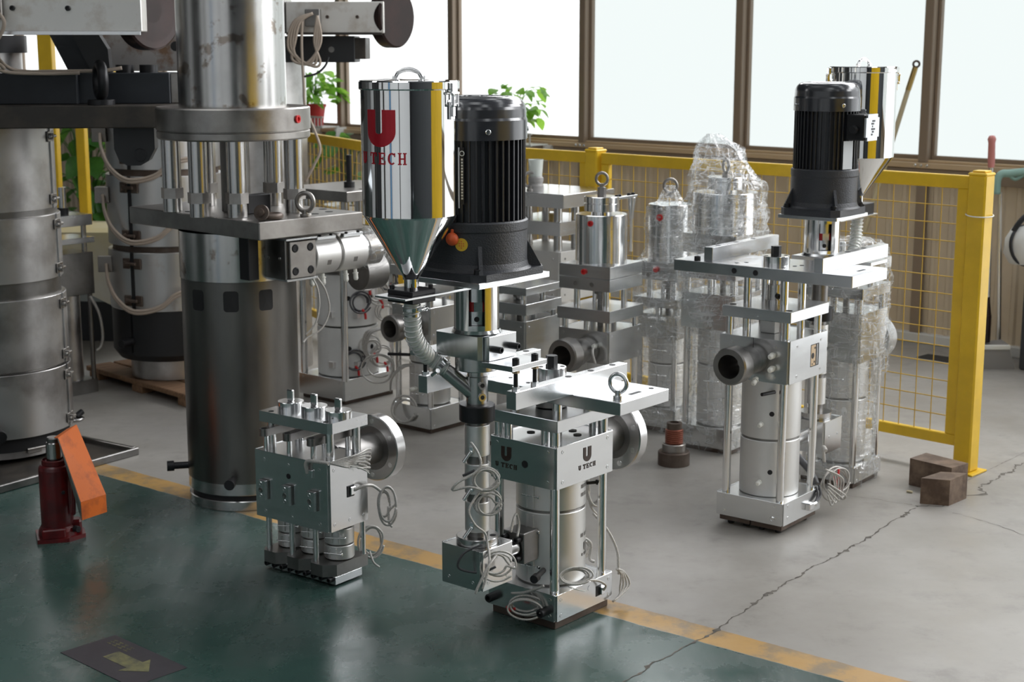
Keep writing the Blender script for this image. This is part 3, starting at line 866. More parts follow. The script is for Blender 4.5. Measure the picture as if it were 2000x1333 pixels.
# ================================================================ foremost machine with lettered hopper
def machine_main():
    R = thing('dosing_machine', 'foremost dosing machine with red-lettered mirror hopper and black motor, astride the yellow line', 'machine', (.1114, 4.2242, 0), 39.7)
    ft = MB(); ft.box(-.124, .124, -.114, -.002, 0, .026); ft.build('foot_plate', 'brown', R)
    ft = MB(); ft.box(-.124, .124, .002, .114, 0, .026); ft.build('foot_plate', 'brown', R)
    base = housing(R, -.133, .133, -.123, .123, .026, .103, 'zinc', 'base_housing', ((.08, .8), (.92, .8), (.08, .2), (.92, .2)))
    for y in (-.088, .10): cap_bolt(base, (-.133, y, .052), (-1, 0, 0), .0125, .03)
    hole(base, (.02, -.1254, .085), (0, -1, 0), .008, m='alu')
    Box('socket', 'bolt', base, .05, .075, -.1262, -.122, .05, .082, b=.0005)
    Box('socket_clip', 'chrome', base, .066, .086, -.134, -.124, .052, .076, b=.002)
    # barrel
    band(R, .106, .314, .1, seam=pi + .05, n=2); band(R, .322, .404, .1, seam=pi + .05, n=1)
    Lathe('barrel', 'darksteel', R, [(.094, .1), (.094, .41)], 40)
    br = R
    fn = lambda u, v, l: ((.1001 + l) * cos(-1.17 + u / .1), (.1001 + l) * sin(-1.17 + u / .1), v)
    mk = link('maker_mark', None, R)
    logo(mk, lambda u, v, l: fn(u, v + .175, l), 0, 0, .0085, 'grey')
    for zz, n in ((.232, 13), (.376, 12), (.352, 7)):
        for k in range(n):
            w = .0024 + .002 * ((k * 7) % 3) / 2
            if k % 5 == 3: continue
            vs = [fn(-.03 + k * .005 + a, zz + c, .0005) for a, c in ((0, 0), (w, 0), (w, .011), (0, .011))]
            MB().add(vs, [(0, 1, 2, 3)]).build('character', 'grey', mk)
    for sx in (-1, 1):
        for sy in (-1, 1):
            t = rod(R, sx * .11, sy * .1, .1, .41, .0135)
            rod(R, sx * .11, sy * .1, .52, .568, .0145, 'chrome', 'column'); rod(R, sx * .11, sy * .066, .52, .568, .0125, 'chrome', 'column')
            rod(R, sx * .07, sy * .075, .60, .648, .0135, 'chrome', 'column')
    hz = housing(R, -.131, .135, -.118, .115, .405, .524, 'zinc', 'upper_housing', ((.11, .87), (.89, .87), (.11, .15), (.89, .15)))
    for x, y in ((-.06, -.03), (.03, -.07), (.06, -.03), (-.03, .05), (.06, .06)): hole(hz, (x, y, .5245), (0, 0, 1), .012)
    logo(hz, fplane('y', .01, -.118, .44, .0024), 0, 0, .0135)
    logo(hz, fplane('x', -.131, .055, .44, .0024), 0, 0, .0135)
    hole(hz, (-.1336, -.012, .462), (-1, 0, 0), .0105, .0008)
    Lathe('shaft', 'darksteel', R, [(.03, .52), (.03, .60), (.045, .605), (.045, .645)], 32)
    lp = Box('lower_plate', 'plate', R, -.133, .138, -.125, .128, .567, .602, b=.0015)
    bp = Box('mounting_plate', 'alu', R, -.122, .106, -.325, .325, .645, .680, b=.0015)
    hole(bp, (.08, -.284, .6802), (0, 0, 1), .007); Box('slot', 'hole', bp, -.02, .028, -.289, -.278, .6795, .6805, b=0)
    for x, y in ((-.08, .02), (.06, .09), (-.06, .1)): hole(bp, (x, y, .6802), (0, 0, 1), .006)
    eyebolt(R, (-.074, -.284, .680), .0245, .0062, ang=3.3)
    center_drive(R, .680, .716)
    for ya, yb in ((-.168, -.136), (.142, .174)):
        br = Box('support_bar', 'alu', R, -.362, .13, ya, yb, .680, .728, b=.0015)
        for x in (-.12, -.02, .08): hole(br, (x, (ya + yb) / 2, .7281), (0, 0, 1), .009)
    # clamp block and arms carrying the feeder
    X = -.32
    blk = MB(); c = .012
    blk.prism([(-.384, -.058), (-.372, -.064), (-.257, -.064), (-.257, .095), (-.372, .095), (-.384, .085)], .800, .862)
    blk = blk.build('clamp_block', 'alu', R)
    Box('clamp_jaw', 'alu', blk, -.366, -.255, -.082, -.0655, .798, .862, b=.001)
    for x in (-.345, -.275): cap_bolt(blk, (x, -.082, .828), (0, -1, 0), .0095, .026)
    ar = Box('arm_plate', 'alu', R, -.376, -.233, -.168, -.0655, .783, .797, b=.001)
    for x in (-.34, -.262):
        cap_bolt(ar, (x, -.150, .797), (0, 0, 1), .0095, .016)
        b = MB(); b.cyl((x, -.150, .726), (x, -.150, .785), .0058, 12, 0); b.build('stud', 'bolt', ar)
        hexnut(ar, (x, -.150, .728), (0, 0, 1), .0105, .010); hexnut(ar, (x, -.150, .773), (0, 0, 1), .0105, .010, 'framelt')
    al = Box('arm_plate', 'alu', R, -.376, -.250, .096, .19, .783, .797, b=.001)
    for x in (-.35, -.28):
        b = MB(); b.cyl((x, .158, .726), (x, .158, .785), .0058, 12, 0); b.build('stud', 'bolt', al)
        hexnut(al, (x, .158, .728), (0, 0, 1), .0105, .010)
    cap_bolt(al, (-.31, .19, .79), (0, 1, 0), .008, .012)
    # feeder column
    fx = Matrix.Translation((X, 0, 0))
    fb = housing(R, -.386, -.256, -.070, .072, .174, .284, 'zinc', 'feed_block', ((.2, .18), (.8, .18)), .005)
    fl_ = Lathe('feed_flange', 'turned', R, [(0, .284), (.058, .284), (.058, .302), (.056, .304), (0, .304)], 48, fx)
    for a in (pi / 4 + .5, pi + .9, -pi / 3): hole(fl_, (X + .042 * cos(a), .042 * sin(a), .3041), (0, 0, 1), .0085)
    Lathe('feed_screw_barrel', 'darksteel', R, [(.028, .30), (.028, .64)], 28, fx)
    for z0, z1 in ((.318, .40), (.424, .506), (.528, .612)):
        o = Lathe('heater_band', 'jacket', R, [(.028, z0), (.033, z0), (.034, z0 + .002), (.034, z1 - .002), (.033, z1), (.028, z1)], 36, fx)
        f = fx @ Matrix.Rotation(pi + .35, 4, 'Z')
        b = MB(); b.box(.033, .046, -.006, .006, z0 + .012, z0 + .03, .001, f); b.cyl(f @ Vector((.044, 0, z0 + .02)), f @ Vector((.05, -.02, z0 - .012)), .005, 8); b.build('band_terminal', 'chrome', o)
    Lathe('insulating_collar', 'bolt', R, [(.026, .622), (.046, .622), (.048, .624), (.048, .664), (.046, .667), (.026, .667)], 48, fx)
    yf = Lathe('feed_throat', 'turned', R, [(.029, .667), (.029, .742), (.026, .744), (.026, .762)], 36, fx)
    Lathe('bearing_flange', 'turned', R, [(0, .762), (.057, .762), (.058, .764), (.058, .80)], 48, fx)
    for z in (.690, .722):
        b = MB(); f = frame((X - .012, -.026, z), (-.35, -1, 0)); b.lathe([(0, 0), (.011, 0), (.011, .006), (.006, .006), (.006, .003), (0, .003)], 18, f); b.build('clamp_screw', 'zinc', yf)
        hole(yf, Vector((X - .012, -.026, z)) + Vector((-.35, -1, 0)).normalized() * .0062, (-.35, -1, 0), .0058)
    # inclined inlet pipe from the hose
    dirn = Vector((-.50, .30, .80)).normalized()
    # hose end computed from the throat
    p0 = Vector((X - .005, .0, .690)); p1 = p0 + Vector((-.055, .062, .072))
    b = MB(); b.cyl(p0, p1, .0205, 28, 0); b.build('inlet_pipe', 'turned', yf)
    spider_coupling(R, X, 0, .863, 1.003, .0595, -2.42)
    mo = motor(R, X, 0, 1.003, 1.018, 1.036, 1.163, 1.368, 1.478, .130, .142)
    # motor plates, cap and sticker
    def onm(u, v, a0, r=.1275):  # point on the motor skin
        return (X + r * cos(a0 + u / r), r * sin(a0 + u / r), v)
    am = -2.78
    for (u0, u1, v0, v1, mm) in ((-.011, .004, 1.20, 1.352, 'label'), (.006, .016, 1.21, 1.352, 'bolt')):
        vs = [onm(u, v, am, .1305) for u, v in ((u0, v0), (u1, v0), (u1, v1), (u0, v1))] + [onm(u, v, am, .129) for u, v in ((u0, v0), (u1, v0), (u1, v1), (u0, v1))]
        MB().add(vs, [(0, 1, 2, 3), (0, 4, 5, 1), (1, 5, 6, 2), (2, 6, 7, 3), (3, 7, 4, 0)]).build('name_plate', mm, mo)
    for k in range(14):
        vs = [onm(u, v, am, .1308) for u, v in ((.0085, 1.222 + k * .0075), (.0135, 1.222 + k * .0075), (.0135, 1.227 + k * .0075), (.0085, 1.227 + k * .0075))]
        MB().add(vs, [(0, 1, 2, 3)]).build('character', 'label', mo)
    b = MB(); b.torus(onm(.011, 1.337, am, .131), (cos(am), sin(am), 0), .0058, .0012, 18, 5); b.build('badge_ring', 'whitepl', mo)
    ac = -2.88
    b = MB(); f = frame(onm(0, 1.122, ac, .131), (cos(ac), sin(ac), 0))
    b.lathe([(0, 0), (.013, 0), (.0165, .004), (.017, .010), (.013, .018), (0, .022)], 20, f, smooth=True); b.cyl(Vector(onm(0, 1.138, ac, .138)), Vector(onm(0, 1.147, ac, .138)), .004, 10)
    b.build('vent_cap', 'orangecap', mo)
    ac = -2.71; f = frame(onm(0, 1.108, ac, .1328), (cos(ac), sin(ac), 0))
    st = MB().lathe([(0, 0), (.0165, 0), (.0165, .001), (0, .001)], 28, f).build('sticker', 'sticker', mo)
    for i in (-1, 0, 1):
        for j in (-1.5, -.5, .5, 1.5):
            if abs(i) + abs(j) > 2.2: continue
            bb = MB(); bb.lathe([(0, .001), (.0018, .001), (.0018, .0014), (0, .0014)], 6, f @ Matrix.Translation((i * .0055, j * .0055, 0))); bb.build('sticker_dot', 'orangecap', mo)
    # hopper on its bracket
    HX, HY = -.567, 0.0
    br = MB(); br.box(-.645, -.40, -.052, .052, .988, .994, .001); br = br.build('hopper_bracket', 'alu', R)
    pl = MB(); pl.box(HX - .043, HX + .043, -.043, .043, .994, 1.006, .002); pl = pl.build('hopper_flange', 'bolt', R)
    pl2 = MB(); pl2.box(HX - .043, HX + .043, -.043, .043, .974, .988, .002); pl2 = pl2.build('slide_gate', 'bolt', R)
    for sx in (-1, 1):
        for sy in (-1, 1): cap_bolt(pl, (HX + sx * .034, HY + sy * .034, 1.006), (0, 0, 1), .0062, .010)
    hopper(R, HX, HY, 1.004, 1.031, 1.193, 1.519, .1185, .0185, -.88, (-1.384, 1.76), (-3.02, 1.322, .0285))
    # hose from the gate to the inlet pipe
    hs = [(HX, HY, .975), (HX + .005, HY + .004, .93), (HX + .028, HY + .018, .875), (HX + .085, HY + .035, .822), (p1.x - .03, p1.y + .033, p1.z + .037), (p1.x + .004, p1.y - .004, p1.z - .004)]
    hose(R, hs, .0215)
    Lathe('hose_nipple', 'turned', R, [(.0195, .935), (.0195, .975)], 24, Matrix.Translation((HX + .002, HY + .001, 0)))
    clampring(R, (HX + .003, HY + .002, .955), (0, 0, 1), .0225, sc=(.3, -1, 0))
    clampring(R, tuple(p1 + Vector((-.008, .008, .009))), tuple(p1 - p0), .0232, sc=(-1, -.3, -1))
    flange_disc(R, .285, .325, .13, .052, .108, .462, holes=8)
    # connection from feed block to barrel
    b = MB(); b.cyl((-.256, 0, .228), (-.17, 0, .228), .026, 28); b.build('transfer_pipe', 'turned', R)
    cb = Box('clamp_plate', 'darksteel', R, -.165, -.1, -.034, .04, .183, .272, b=.002)
    for y in (-.02, .026):
        for z in (.2, .255): cap_bolt(cb, (-.165, y, z), (-1, 0, 0), .009, .02)
    b = MB(); b.cyl((-.09, -.045, .15), (-.145, -.065, .15), .008, 16); b.cyl((-.145, -.065, .15), (-.168, -.073, .15), .012, 16); b.build('sensor_bolt', 'bolt', R)
    b = MB(); b.cyl((.075, -.07, .372), (.10, -.085, .372), .0045, 10); b.cyl((.10, -.085, .372), (.112, -.092, .372), .008, 6); b.build('sensor_bolt', 'bolt', R)
    # cables
    cr = lambda *a, **k: coil(R, *a, **k)
    cr((X - .035, -.055, .475), (-.62, -.75, .2), .034, 3, .0024, seed=3, squash=.85)
    cr((X - .025, -.055, .405), (-.55, -.75, .1), .036, 3, .0024, seed=5, squash=.9)
    cr((X - .02, -.085, .245), (-.5, -.8, .1), .042, 3, .0024, seed=8, squash=.8)
    wire(R, [(X - .05, -.02, .575), (X - .045, -.04, .55), (X - .045, -.052, .52), (X - .06, -.045, .498), (X - .10, -.02, .475), (X - .11, -.01, .455), (X - .08, -.04, .462), (X - .05, -.06, .45)], .003)
    wire(R, [(X - .07, -.01, .485), (X - .05, -.035, .50)], .0036, 'cabledk')
    wire(R, [(X - .045, -.045, .44), (X - .08, -.04, .40), (X - .07, -.05, .36), (X - .04, -.06, .33), (X - .035, -.065, .30), (X - .05, -.085, .26), (X - .07, -.09, .22), (X - .08, -.085, .19)], .0028)
    wire(R, [(X - .05, -.06, .30), (X - .09, -.03, .28), (X - .10, -.02, .24), (X - .06, -.06, .225), (X - .03, -.09, .24)], .0034, 'cabledk')
    wire(R, [(X + .08, -.05, .30), (X + .10, -.045, .335), (X + .13, -.03, .335), (X + .14, -.03, .30), (X + .12, -.04, .275)], .0036)
    wire(R, [(X - .02, -.085, .27), (X - .06, -.09, .25), (X - .09, -.08, .2), (X - .095, -.075, .18)], .003)
    cr((-.165, -.035, .062), (-.85, -.45, .25), .04, 4, .0026, seed=11, squash=.55)
    wire(R, [(-.17, -.01, .052), (-.176, .005, .044), (-.172, .02, .05)], .0045, 'cablered')
    wire(R, [(-.165, .01, .09), (-.16, -.03, .10), (-.15, -.07, .118), (-.145, -.09, .13)], .003)
    cr((-.06, -.13, .14), (-.6, -.8, .35), .045, 3, .0026, seed=14, squash=.5)
    wire(R, [(-.06, -.115, .115), (-.01, -.135, .118), (.04, -.14, .105), (.07, -.145, .085), (.075, -.135, .066)], .0036)
    wire(R, [(-.07, -.118, .112), (-.045, -.135, .1), (-.02, -.14, .09)], .0015, 'whitepl')
    cr((.175, -.02, .33), (-.5, -.85, .1), .026, 4, .0034, seed=17, squash=2.1)
    wire(R, [(.14, .0, .41), (.15, -.02, .36), (.16, -.02, .28), (.19, -.03, .24), (.2, -.05, .23)], .003)
    wire(R, [(.12, -.06, .27), (.15, -.09, .22), (.165, -.115, .16), (.16, -.125, .115), (.155, -.13, .09)], .0032)
    for k in range(4):
        wire(R, [(.145, -.128 - .002 * k, .11), (.16 + .006 * k, -.135, .09), (.155 + .01 * k, -.135 - .004 * k, .05), (.15 - .012 * k, -.14, .03 - .003 * k)], .0028)
    wire(R, [(.10, -.03, .20), (.125, -.05, .175), (.12, -.05, .13), (.13, -.06, .12)], .0045)
    for k in range(3):
        wire(R, [(.105, .0, .19 + .01 * k), (.14, -.02, .17), (.15, -.03, .14 + .012 * k), (.125, -.02, .12)], .0028)
    return R
machine_main()

# ================================================================ machine with black motor and hopper at the right
def machine_right():
    R = thing('dosing_machine', 'silver dosing machine with round inlet nozzle and unlettered mirror hopper behind its black motor', 'machine', (.8764, 5.0592, 0), 38)
    for y0, y1 in ((-.118, -.002), (.002, .118)): Box('foot_plate', 'brown', R, -.122, .122, y0, y1, .016, .038)
    for y in (-.09, -.03, .03, .09):
        for x in (-.09, .09): cap_bolt(R, (x, y, .016), (0, 0, -1), .012, .0158, name='foot_bolt')
    base = housing(R, -.132, .138, -.126, .126, .036, .113, 'zinc', 'base_housing', ((.12, .82), (.88, .82), (.12, .3), (.88, .22)))
    cap_bolt(base, (-.134, -.09, .056), (-1, 0, 0), .0095, .004, m='zinc', name='screw')
    b = MB(); b.box(.025, .055, -.146, -.127, .055, .08, .003); b.cyl((.055, -.138, .07), (.078, -.142, .072), .006, 10); b.build('socket_clip', 'chrome', base)
    Lathe('barrel', 'darksteel', R, [(.094, .11), (.094, .52)], 40)
    b1 = band(R, .114, .304, .1); b2 = band(R, .312, .517, .1)
    for z, o in ((.20, b1), (.40, b2)):
        a = -2.62
        hole(o, (.1 * cos(a), .1 * sin(a), z), (cos(a), sin(a), 0), .0085)
        for a in (-2.95, -2.33):
            plug(o, (.099 * cos(a), .099 * sin(a), z - .035), (cos(a), sin(a), -.05), .0085, .03)
    a = -2.55; b = MB(); b.cyl((.098 * cos(a), .098 * sin(a), .475), (.16 * cos(a - .3), .16 * sin(a - .3), .478), .0062, 12); b.build('sensor_bolt', 'bolt', R)
    for sx in (-1, 1):
        for sy in (-1, 1):
            rod(R, sx * .11, sy * .102, .11, .518, .0135)
            rod(R, sx * .112, sy * .105, .655, .722, .0125, 'chrome', 'column')
            rod(R, sx * .062, sy * .068, .655, .852, .0135, 'chrome', 'column')
    hz = housing(R, -.134, .136, -.13, .128, .517, .660, 'zinc', 'upper_housing', ((.2, .84), (.82, .84), (.2, .14), (.82, .14)))
    Box('seam', 'hole', hz, -.1368, -.1358, -.001, .001, .62, .661, b=0)
    Box('window_recess', 'hole', hz, .015, .072, -.1329, -.1321, .553, .628, b=0)
    wp = Box('window_plate', 'framelt', hz, .016, .048, -.1333, -.1325, .556, .626, b=0)
    for x, z, r in ((.028, .59, .010), (.026, .562, .003), (.042, .615, .004), (.04, .568, .004)): hole(hz, (x, -.1334, z), (0, -1, 0), r, .0004)
    Box('window_lining', 'chrome', hz, .058, .063, -.1331, -.1326, .556, .626, b=0)
    for z in (.612, .568): plug(hz, (-.134, -.075, z), (-1, -.1, -.1), .0095, .034)
    outlet(R, -.134, -.272, .012, .583, .062, .046)
    plug(hz, (-.17, -.035, .535), (-1, -.1, -.5), .0095, .034)
    Box('center_block', 'white', R, -.03, .03, -.02, .035, .66, .72, b=.001)
    lp = Box('lower_plate', 'plate', R, -.133, .135, -.132, .122, .72, .757, b=.0015)
    for x, y in ((-.1, .1), (-.105, -.11), (.11, .1)): hole(lp, (x, y, .7572), (0, 0, 1), .011)
    b = MB(); b.lathe([(.034, .757), (.034, .772), (.026, .772), (.026, .81), (.027, .81), (.027, .822), (.018, .822), (.018, .85)], 32); b.build('shaft_coupling', 'turned', R)
    cap_bolt(R, (-.02, -.02, .785), (-.6, -.8, 0), .009, .012); cap_bolt(R, (.02, -.022, .788), (.3, -1, 0), .009, .012)
    bp = Box('mounting_plate', 'alu', R, -.1, .155, -.325, .335, .850, .888, b=.0015)
    for y in (.1, .02): hole(bp, (-.1003, y, .869), (-1, 0, 0), .0095)
    for x, y in ((-.02, .1), (-.05, .12), (.0, -.07), (-.06, -.06), (.03, -.08), (.07, .07)): hole(bp, (x, y, .8882), (0, 0, 1), .007)
    Box('slot', 'hole', bp, .02, .07, -.29, -.28, .8875, .8885, b=0)
    center_drive(R, .888, .918, .046)
    for ya, yb, xa in ((-.215, -.183, -.088), (.205, .238, -.065)):
        o = Box('support_bar', 'alu', R, xa, .40, ya, yb, .888, .934, b=.0015)
        for x in (.0, .12, .24): hole(o, (x, (ya + yb) / 2, .9341), (0, 0, 1), .009)
    cap_bolt(R, (-.07, .26, .888), (0, 0, 1), .011, .014)
    X = .33; fx = Matrix.Translation((X, 0, 0))
    Box('clamp_block', 'alu', R, X - .07, X + .07, -.08, .08, .83, .885, b=.002)
    Box('arm_plate', 'alu', R, X - .05, X + .08, -.21, -.08, .868, .88, b=.001)
    Lathe('bearing_flange', 'turned', R, [(0, .79), (.055, .79), (.055, .83)], 40, fx)
    Lathe('feed_throat', 'darksteel', R, [(.028, .70), (.028, .79)], 30, fx)
    Lathe('insulating_collar', 'bolt', R, [(.026, .655), (.046, .655), (.048, .657), (.048, .70), (.026, .70)], 40, fx)
    Lathe('feed_screw_barrel', 'darksteel', R, [(.026, .31), (.026, .66)], 24, fx)
    for z0, z1 in ((.355, .45), (.465, .545), (.56, .64)):
        Lathe('heater_band', 'jacket', R, [(.027, z0), (.033, z0), (.033, z1), (.027, z1)], 32, fx)
    Lathe('feed_flange', 'turned', R, [(0, .305), (.056, .305), (.056, .326), (0, .326)], 40, fx)
    housing(R, X - .068, X + .068, -.07, .07, .19, .305, 'zinc', 'feed_block', ((.28, .5), (.74, .5)), .005)
    b = MB(); b.cyl((X - .068, 0, .25), (.1, 0, .25), .024, 24); b.build('transfer_pipe', 'turned', R)
    spider_coupling(R, X, 0, .885, 1.018, .061, -2.5)
    mo = motor(R, X, 0, 1.018, 1.031, 1.054, 1.188, 1.384, 1.482, .111, .12)
    tb = Box('terminal_box', 'bolt', mo, X - .052, X + .048, -.165, -.098, 1.288, 1.375, b=.004)
    tc = MB(); c = .012
    tc.prism([(-.05 + c, -.0445), (.05 - c, -.0445), (.05 - c, -.0445 + c), (.05, -.0445 + c), (.05, .0445 - c), (.05 - c, .0445 - c), (.05 - c, .0445), (-.05 + c, .0445), (-.05 + c, .0445 - c), (-.05, .0445 - c), (-.05, -.0445 + c), (-.05 + c, -.0445 + c)], 0, .007,
             Matrix.Translation((X - .002, -.165, 1.3315)) @ Matrix.Rotation(pi / 2, 4, 'X'))
    tc.build('terminal_cover', 'label', mo)
    for k in range(6):
        bb = MB(); bb.box(X - .012 + (k % 2) * .006, X - .002 + (k % 3) * .008, -.1732, -.1718, 1.305 + k * .009, 1.311 + k * .009, 0); bb.build('cover_mark', 'black', mo)
    for x, z in ((X - .044, 1.368), (X - .044, 1.295)): cap_bolt(mo, (x, -.165, z), (0, -1, 0), .006, .006)
    b = MB(); b.cyl((X - .052, -.135, 1.325), (X - .078, -.135, 1.325), .012, 16); b.cyl((X - .07, -.135, 1.325), (X - .074, -.135, 1.325), .015, 16); b.build('cable_gland', 'bolt', mo)
    b = MB(); a = -1.95
    b.box(.1105, .1125, -.021, .021, 1.19, 1.285, 0, fx @ Matrix.Rotation(a, 4, 'Z')); b.build('name_plate', 'label', mo)
    HX = .605
    hopper(R, HX, 0, 1.045, 1.07, 1.212, 1.530, .117, .018, -.2, (-.75, 2.3))
    Box('hopper_bracket', 'alu', R, X, HX + .06, -.05, .05, 1.0, 1.006, b=.001)
    Box('hopper_flange', 'bolt', R, HX - .043, HX + .043, -.043, .043, 1.006, 1.046, b=.002)
    hose(R, [(HX, 0, 1.0), (HX - .005, 0, .95), (HX - .03, -.01, .9), (HX - .1, -.02, .84), (X + .1, -.01, .80), (X + .06, 0, .775)], .0215)
    # cables in front of the feed block
    for k in range(5):
        wire(R, [(.16, -.13, .17), (.19 + .01 * k, -.14 - .006 * k, .15 - .006 * k), (.20 + .012 * k, -.15, .09 - .01 * k), (.18 + .016 * k, -.15 - .005 * k, .04 + .006 * k), (.165, -.14, .08 + .01 * k)], .0024)
    coil(R, (.26, -.13, .10), (-.3, -1, .1), .055, 3, .0026, seed=22, squash=.8)
    wire(R, [(.22, -.135, .13), (.235, -.14, .10), (.245, -.145, .07)], .0042, 'cablered')
    wire(R, [(.255, -.135, .15), (.24, -.14, .11)], .0042, 'cablered')
    b = MB(); b.tube(smooth_pts([(.135, -.03, .21), (.12, -.09, .17), (.115, -.12, .125)], 6), .013, 8); b.build('cable_bundle', 'cabledk', R)
    for dx in (0, .02): wire(R, [(.105 + dx, -.125, .12), (.10 + dx, -.135, .10), (.09 + dx, -.138, .085), (.07 + dx * .5, -.14, .072)], .0042, 'cabledk')
    wire(R, [(.18, -.12, .23), (.2, -.10, .235), (.21, -.1, .18)], .007)
    return R
machine_right()

# ================================================================ small three-valve block
def machine_small():
    R = thing('valve_gate_block', 'low silver block with three tabbed valve discs on top, on the green floor', 'machine', (-.5939, 4.5224, 0), 37)
    VY = (-.075, .025, .125)
    for k, y in enumerate(VY):
        Box('base_block', 'plate', R, -.06, .058, y - .0495, y + .0495, .006, .031, b=.001)
        b = MB(); x0 = -.083
        b.prism([(x0, y - .052), (x0, y - .005), (x0 + .0, y + .025), (x0 + .02, y + .049), (.085, y + .049), (.085, y - .035), (.06, y - .052), (-.045, y - .0585)] if False else
                [(x0 + .03, y - .0495), (x0, y - .018), (x0, y + .03), (x0 + .022, y + .0495), (.085, y + .0495), (.085, y - .0495)], .031, .068)
        b.build('clamp_shoe', 'darksteel', R)
        for q in (-.033, 0, .033): cap_bolt(R, (-.058, y + q, .0215), (-1, 0, 0), .0085, .017)
        Lathe('barrel', 'darksteel', R, [(.038, .066), (.038, .18)], 28, Matrix.Translation((.012, y, 0)))
        band(R, .070, .113, .0455, x=.012, y=y, seam=pi + .3, n=1); band(R, .118, .166, .0455, x=.012, y=y, seam=pi + .5, n=1)
        rod(R, -.066, y + .022, .066, .18, .009); rod(R, .074, y - .04, .066, .18, .009)
        vf = Lathe('valve_disc', 'chrome', R, [(0, .503), (.0405, .503), (.0405, .5255), (.0395, .527), (0, .527)], 40, Matrix.Translation((.02, y, 0)))
        for a in (.6, 3.7): hole(vf, (.02 + .03 * cos(a), y + .03 * sin(a), .5271), (0, 0, 1), .0048)
        tb = MB(); tb.box(.014, .026, y - .0125, y + .0125, .527, .562, .003); tb.build('tab', 'chrome', vf)
        # lever with rounded ends
        L = MB(); n = 8; poly = []
        for i in range(n + 1):
            a = pi / 2 + pi * i / n; poly.append((-.075 + .0145 * cos(a), .0145 * sin(a)))
        for i in range(n + 1):
            a = -pi / 2 + pi * i / n; poly.append((.105 + .0145 * cos(a), .0145 * sin(a)))
        L.prism(poly, .432, .455, Matrix.Translation((0, y + .022, 0)))
        lv = L.build('lever', 'darksteel', R)
        hole(lv, (-.075, y + .022, .4551), (0, 0, 1), .009); hole(lv, (.105, y + .022, .4551), (0, 0, 1), .0065)
        rod(R, -.068, y + .022, .386, .433, .0085, 'chrome', 'pin'); rod(R, .082, y + .022, .386, .433, .0085, 'chrome', 'pin')
    h = housing(R, -.085, .085, -.13, .182, .177, .387, 'zinc', 'housing', ((.12, .9), (.86, .88), (.12, .1), (.86, .1), (.53, .87), (.5, .1)))
    hole(h, (-.0876, .035, .325), (-1, 0, 0), .0085)
    for k, y in enumerate((.14, .038, -.066)):
        cb = Box('clamp_bar', 'plate', h, -.104, -.0925, y - .019, y + .013, .238, .298, b=.001)
        Box('clamp_bar', 'darksteel', h, -.0925, -.0872, y - .021, y + .013, .238, .298, b=.001)
        for z, r in ((.287, .0075), (.268, .0085), (.249, .0075)): screw(h, (-.104, y, z), (-1, 0, 0), r, 'darksteel' if r > .008 else 'zinc')
    Box('socket', 'zinc', h, -.094, -.0872, -.070, -.035, .338, .362, b=.002)
    Box('socket', 'bolt', h, -.01, .02, -.1345, -.1322, .27, .305, b=.0005)
    Box('socket_clip', 'chrome', h, .0, .022, -.1395, -.1335, .275, .3, b=.002)
    for x in (-.035, .08):
        for y in (-.09, .155): rod(R, x, y, .386, .471, .0135, 'chrome', 'column')
    tp = MB(); tp.prism([(-.06, -.104), (-.049, -.115), (.105, -.115), (.105, .182), (-.06, .182)], .470, .503); tp = tp.build('top_plate', 'plate', R)
    for x, y in ((-.045, -.085), (-.045, .145), (.09, -.02)): hole(tp, (x, y, .5032), (0, 0, 1), .0085)
    flange_disc(R, .262, .305, .08, .05, .107, .343, .012, holes=6)
    # cables
    wire(R, [(-.092, -.05, .35), (-.098, -.05, .378), (-.095, -.06, .39), (-.09, -.10, .392), (-.085, -.13, .392)], .006)
    for k in range(7):
        wire(R, [(-.08, -.132, .392), (-.04, -.15 - .002 * k, .40 - .004 * k), (.0, -.165 + .004 * k, .405 - .006 * k), (.05, -.16 + .003 * k, .41 - .01 * k), (.085, -.145 + .002 * k, .402 - .012 * k), (.08, -.14, .385 - .008 * k), (.02, -.15, .378 - .004 * k)][: 5 + k % 3], .0026)
    wire(R, [(-.08, -.134, .394), (.02, -.16, .36), (.055, -.165, .335)], .0016, 'whitepl')
    wire(R, [(.015, -.138, .288), (.045, -.155, .298), (.075, -.16, .292), (.1, -.17, .27)], .0048)
    coil(R, (.115, -.175, .225), (-.6, -.8, .05), .024, 4, .0036, seed=31, squash=2.1)
    wire(R, [(.12, -.18, .22), (.118, -.185, .17), (.125, -.19, .155)], .0032)
    coil(R, (.13, -.10, .085), (-.6, -.8, 0), .03, 3, .0036, seed=35, squash=1.4)
    wire(R, [(.12, -.10, .06), (.115, -.12, .03), (.13, -.13, .012)], .0034)
    return R
machine_small()

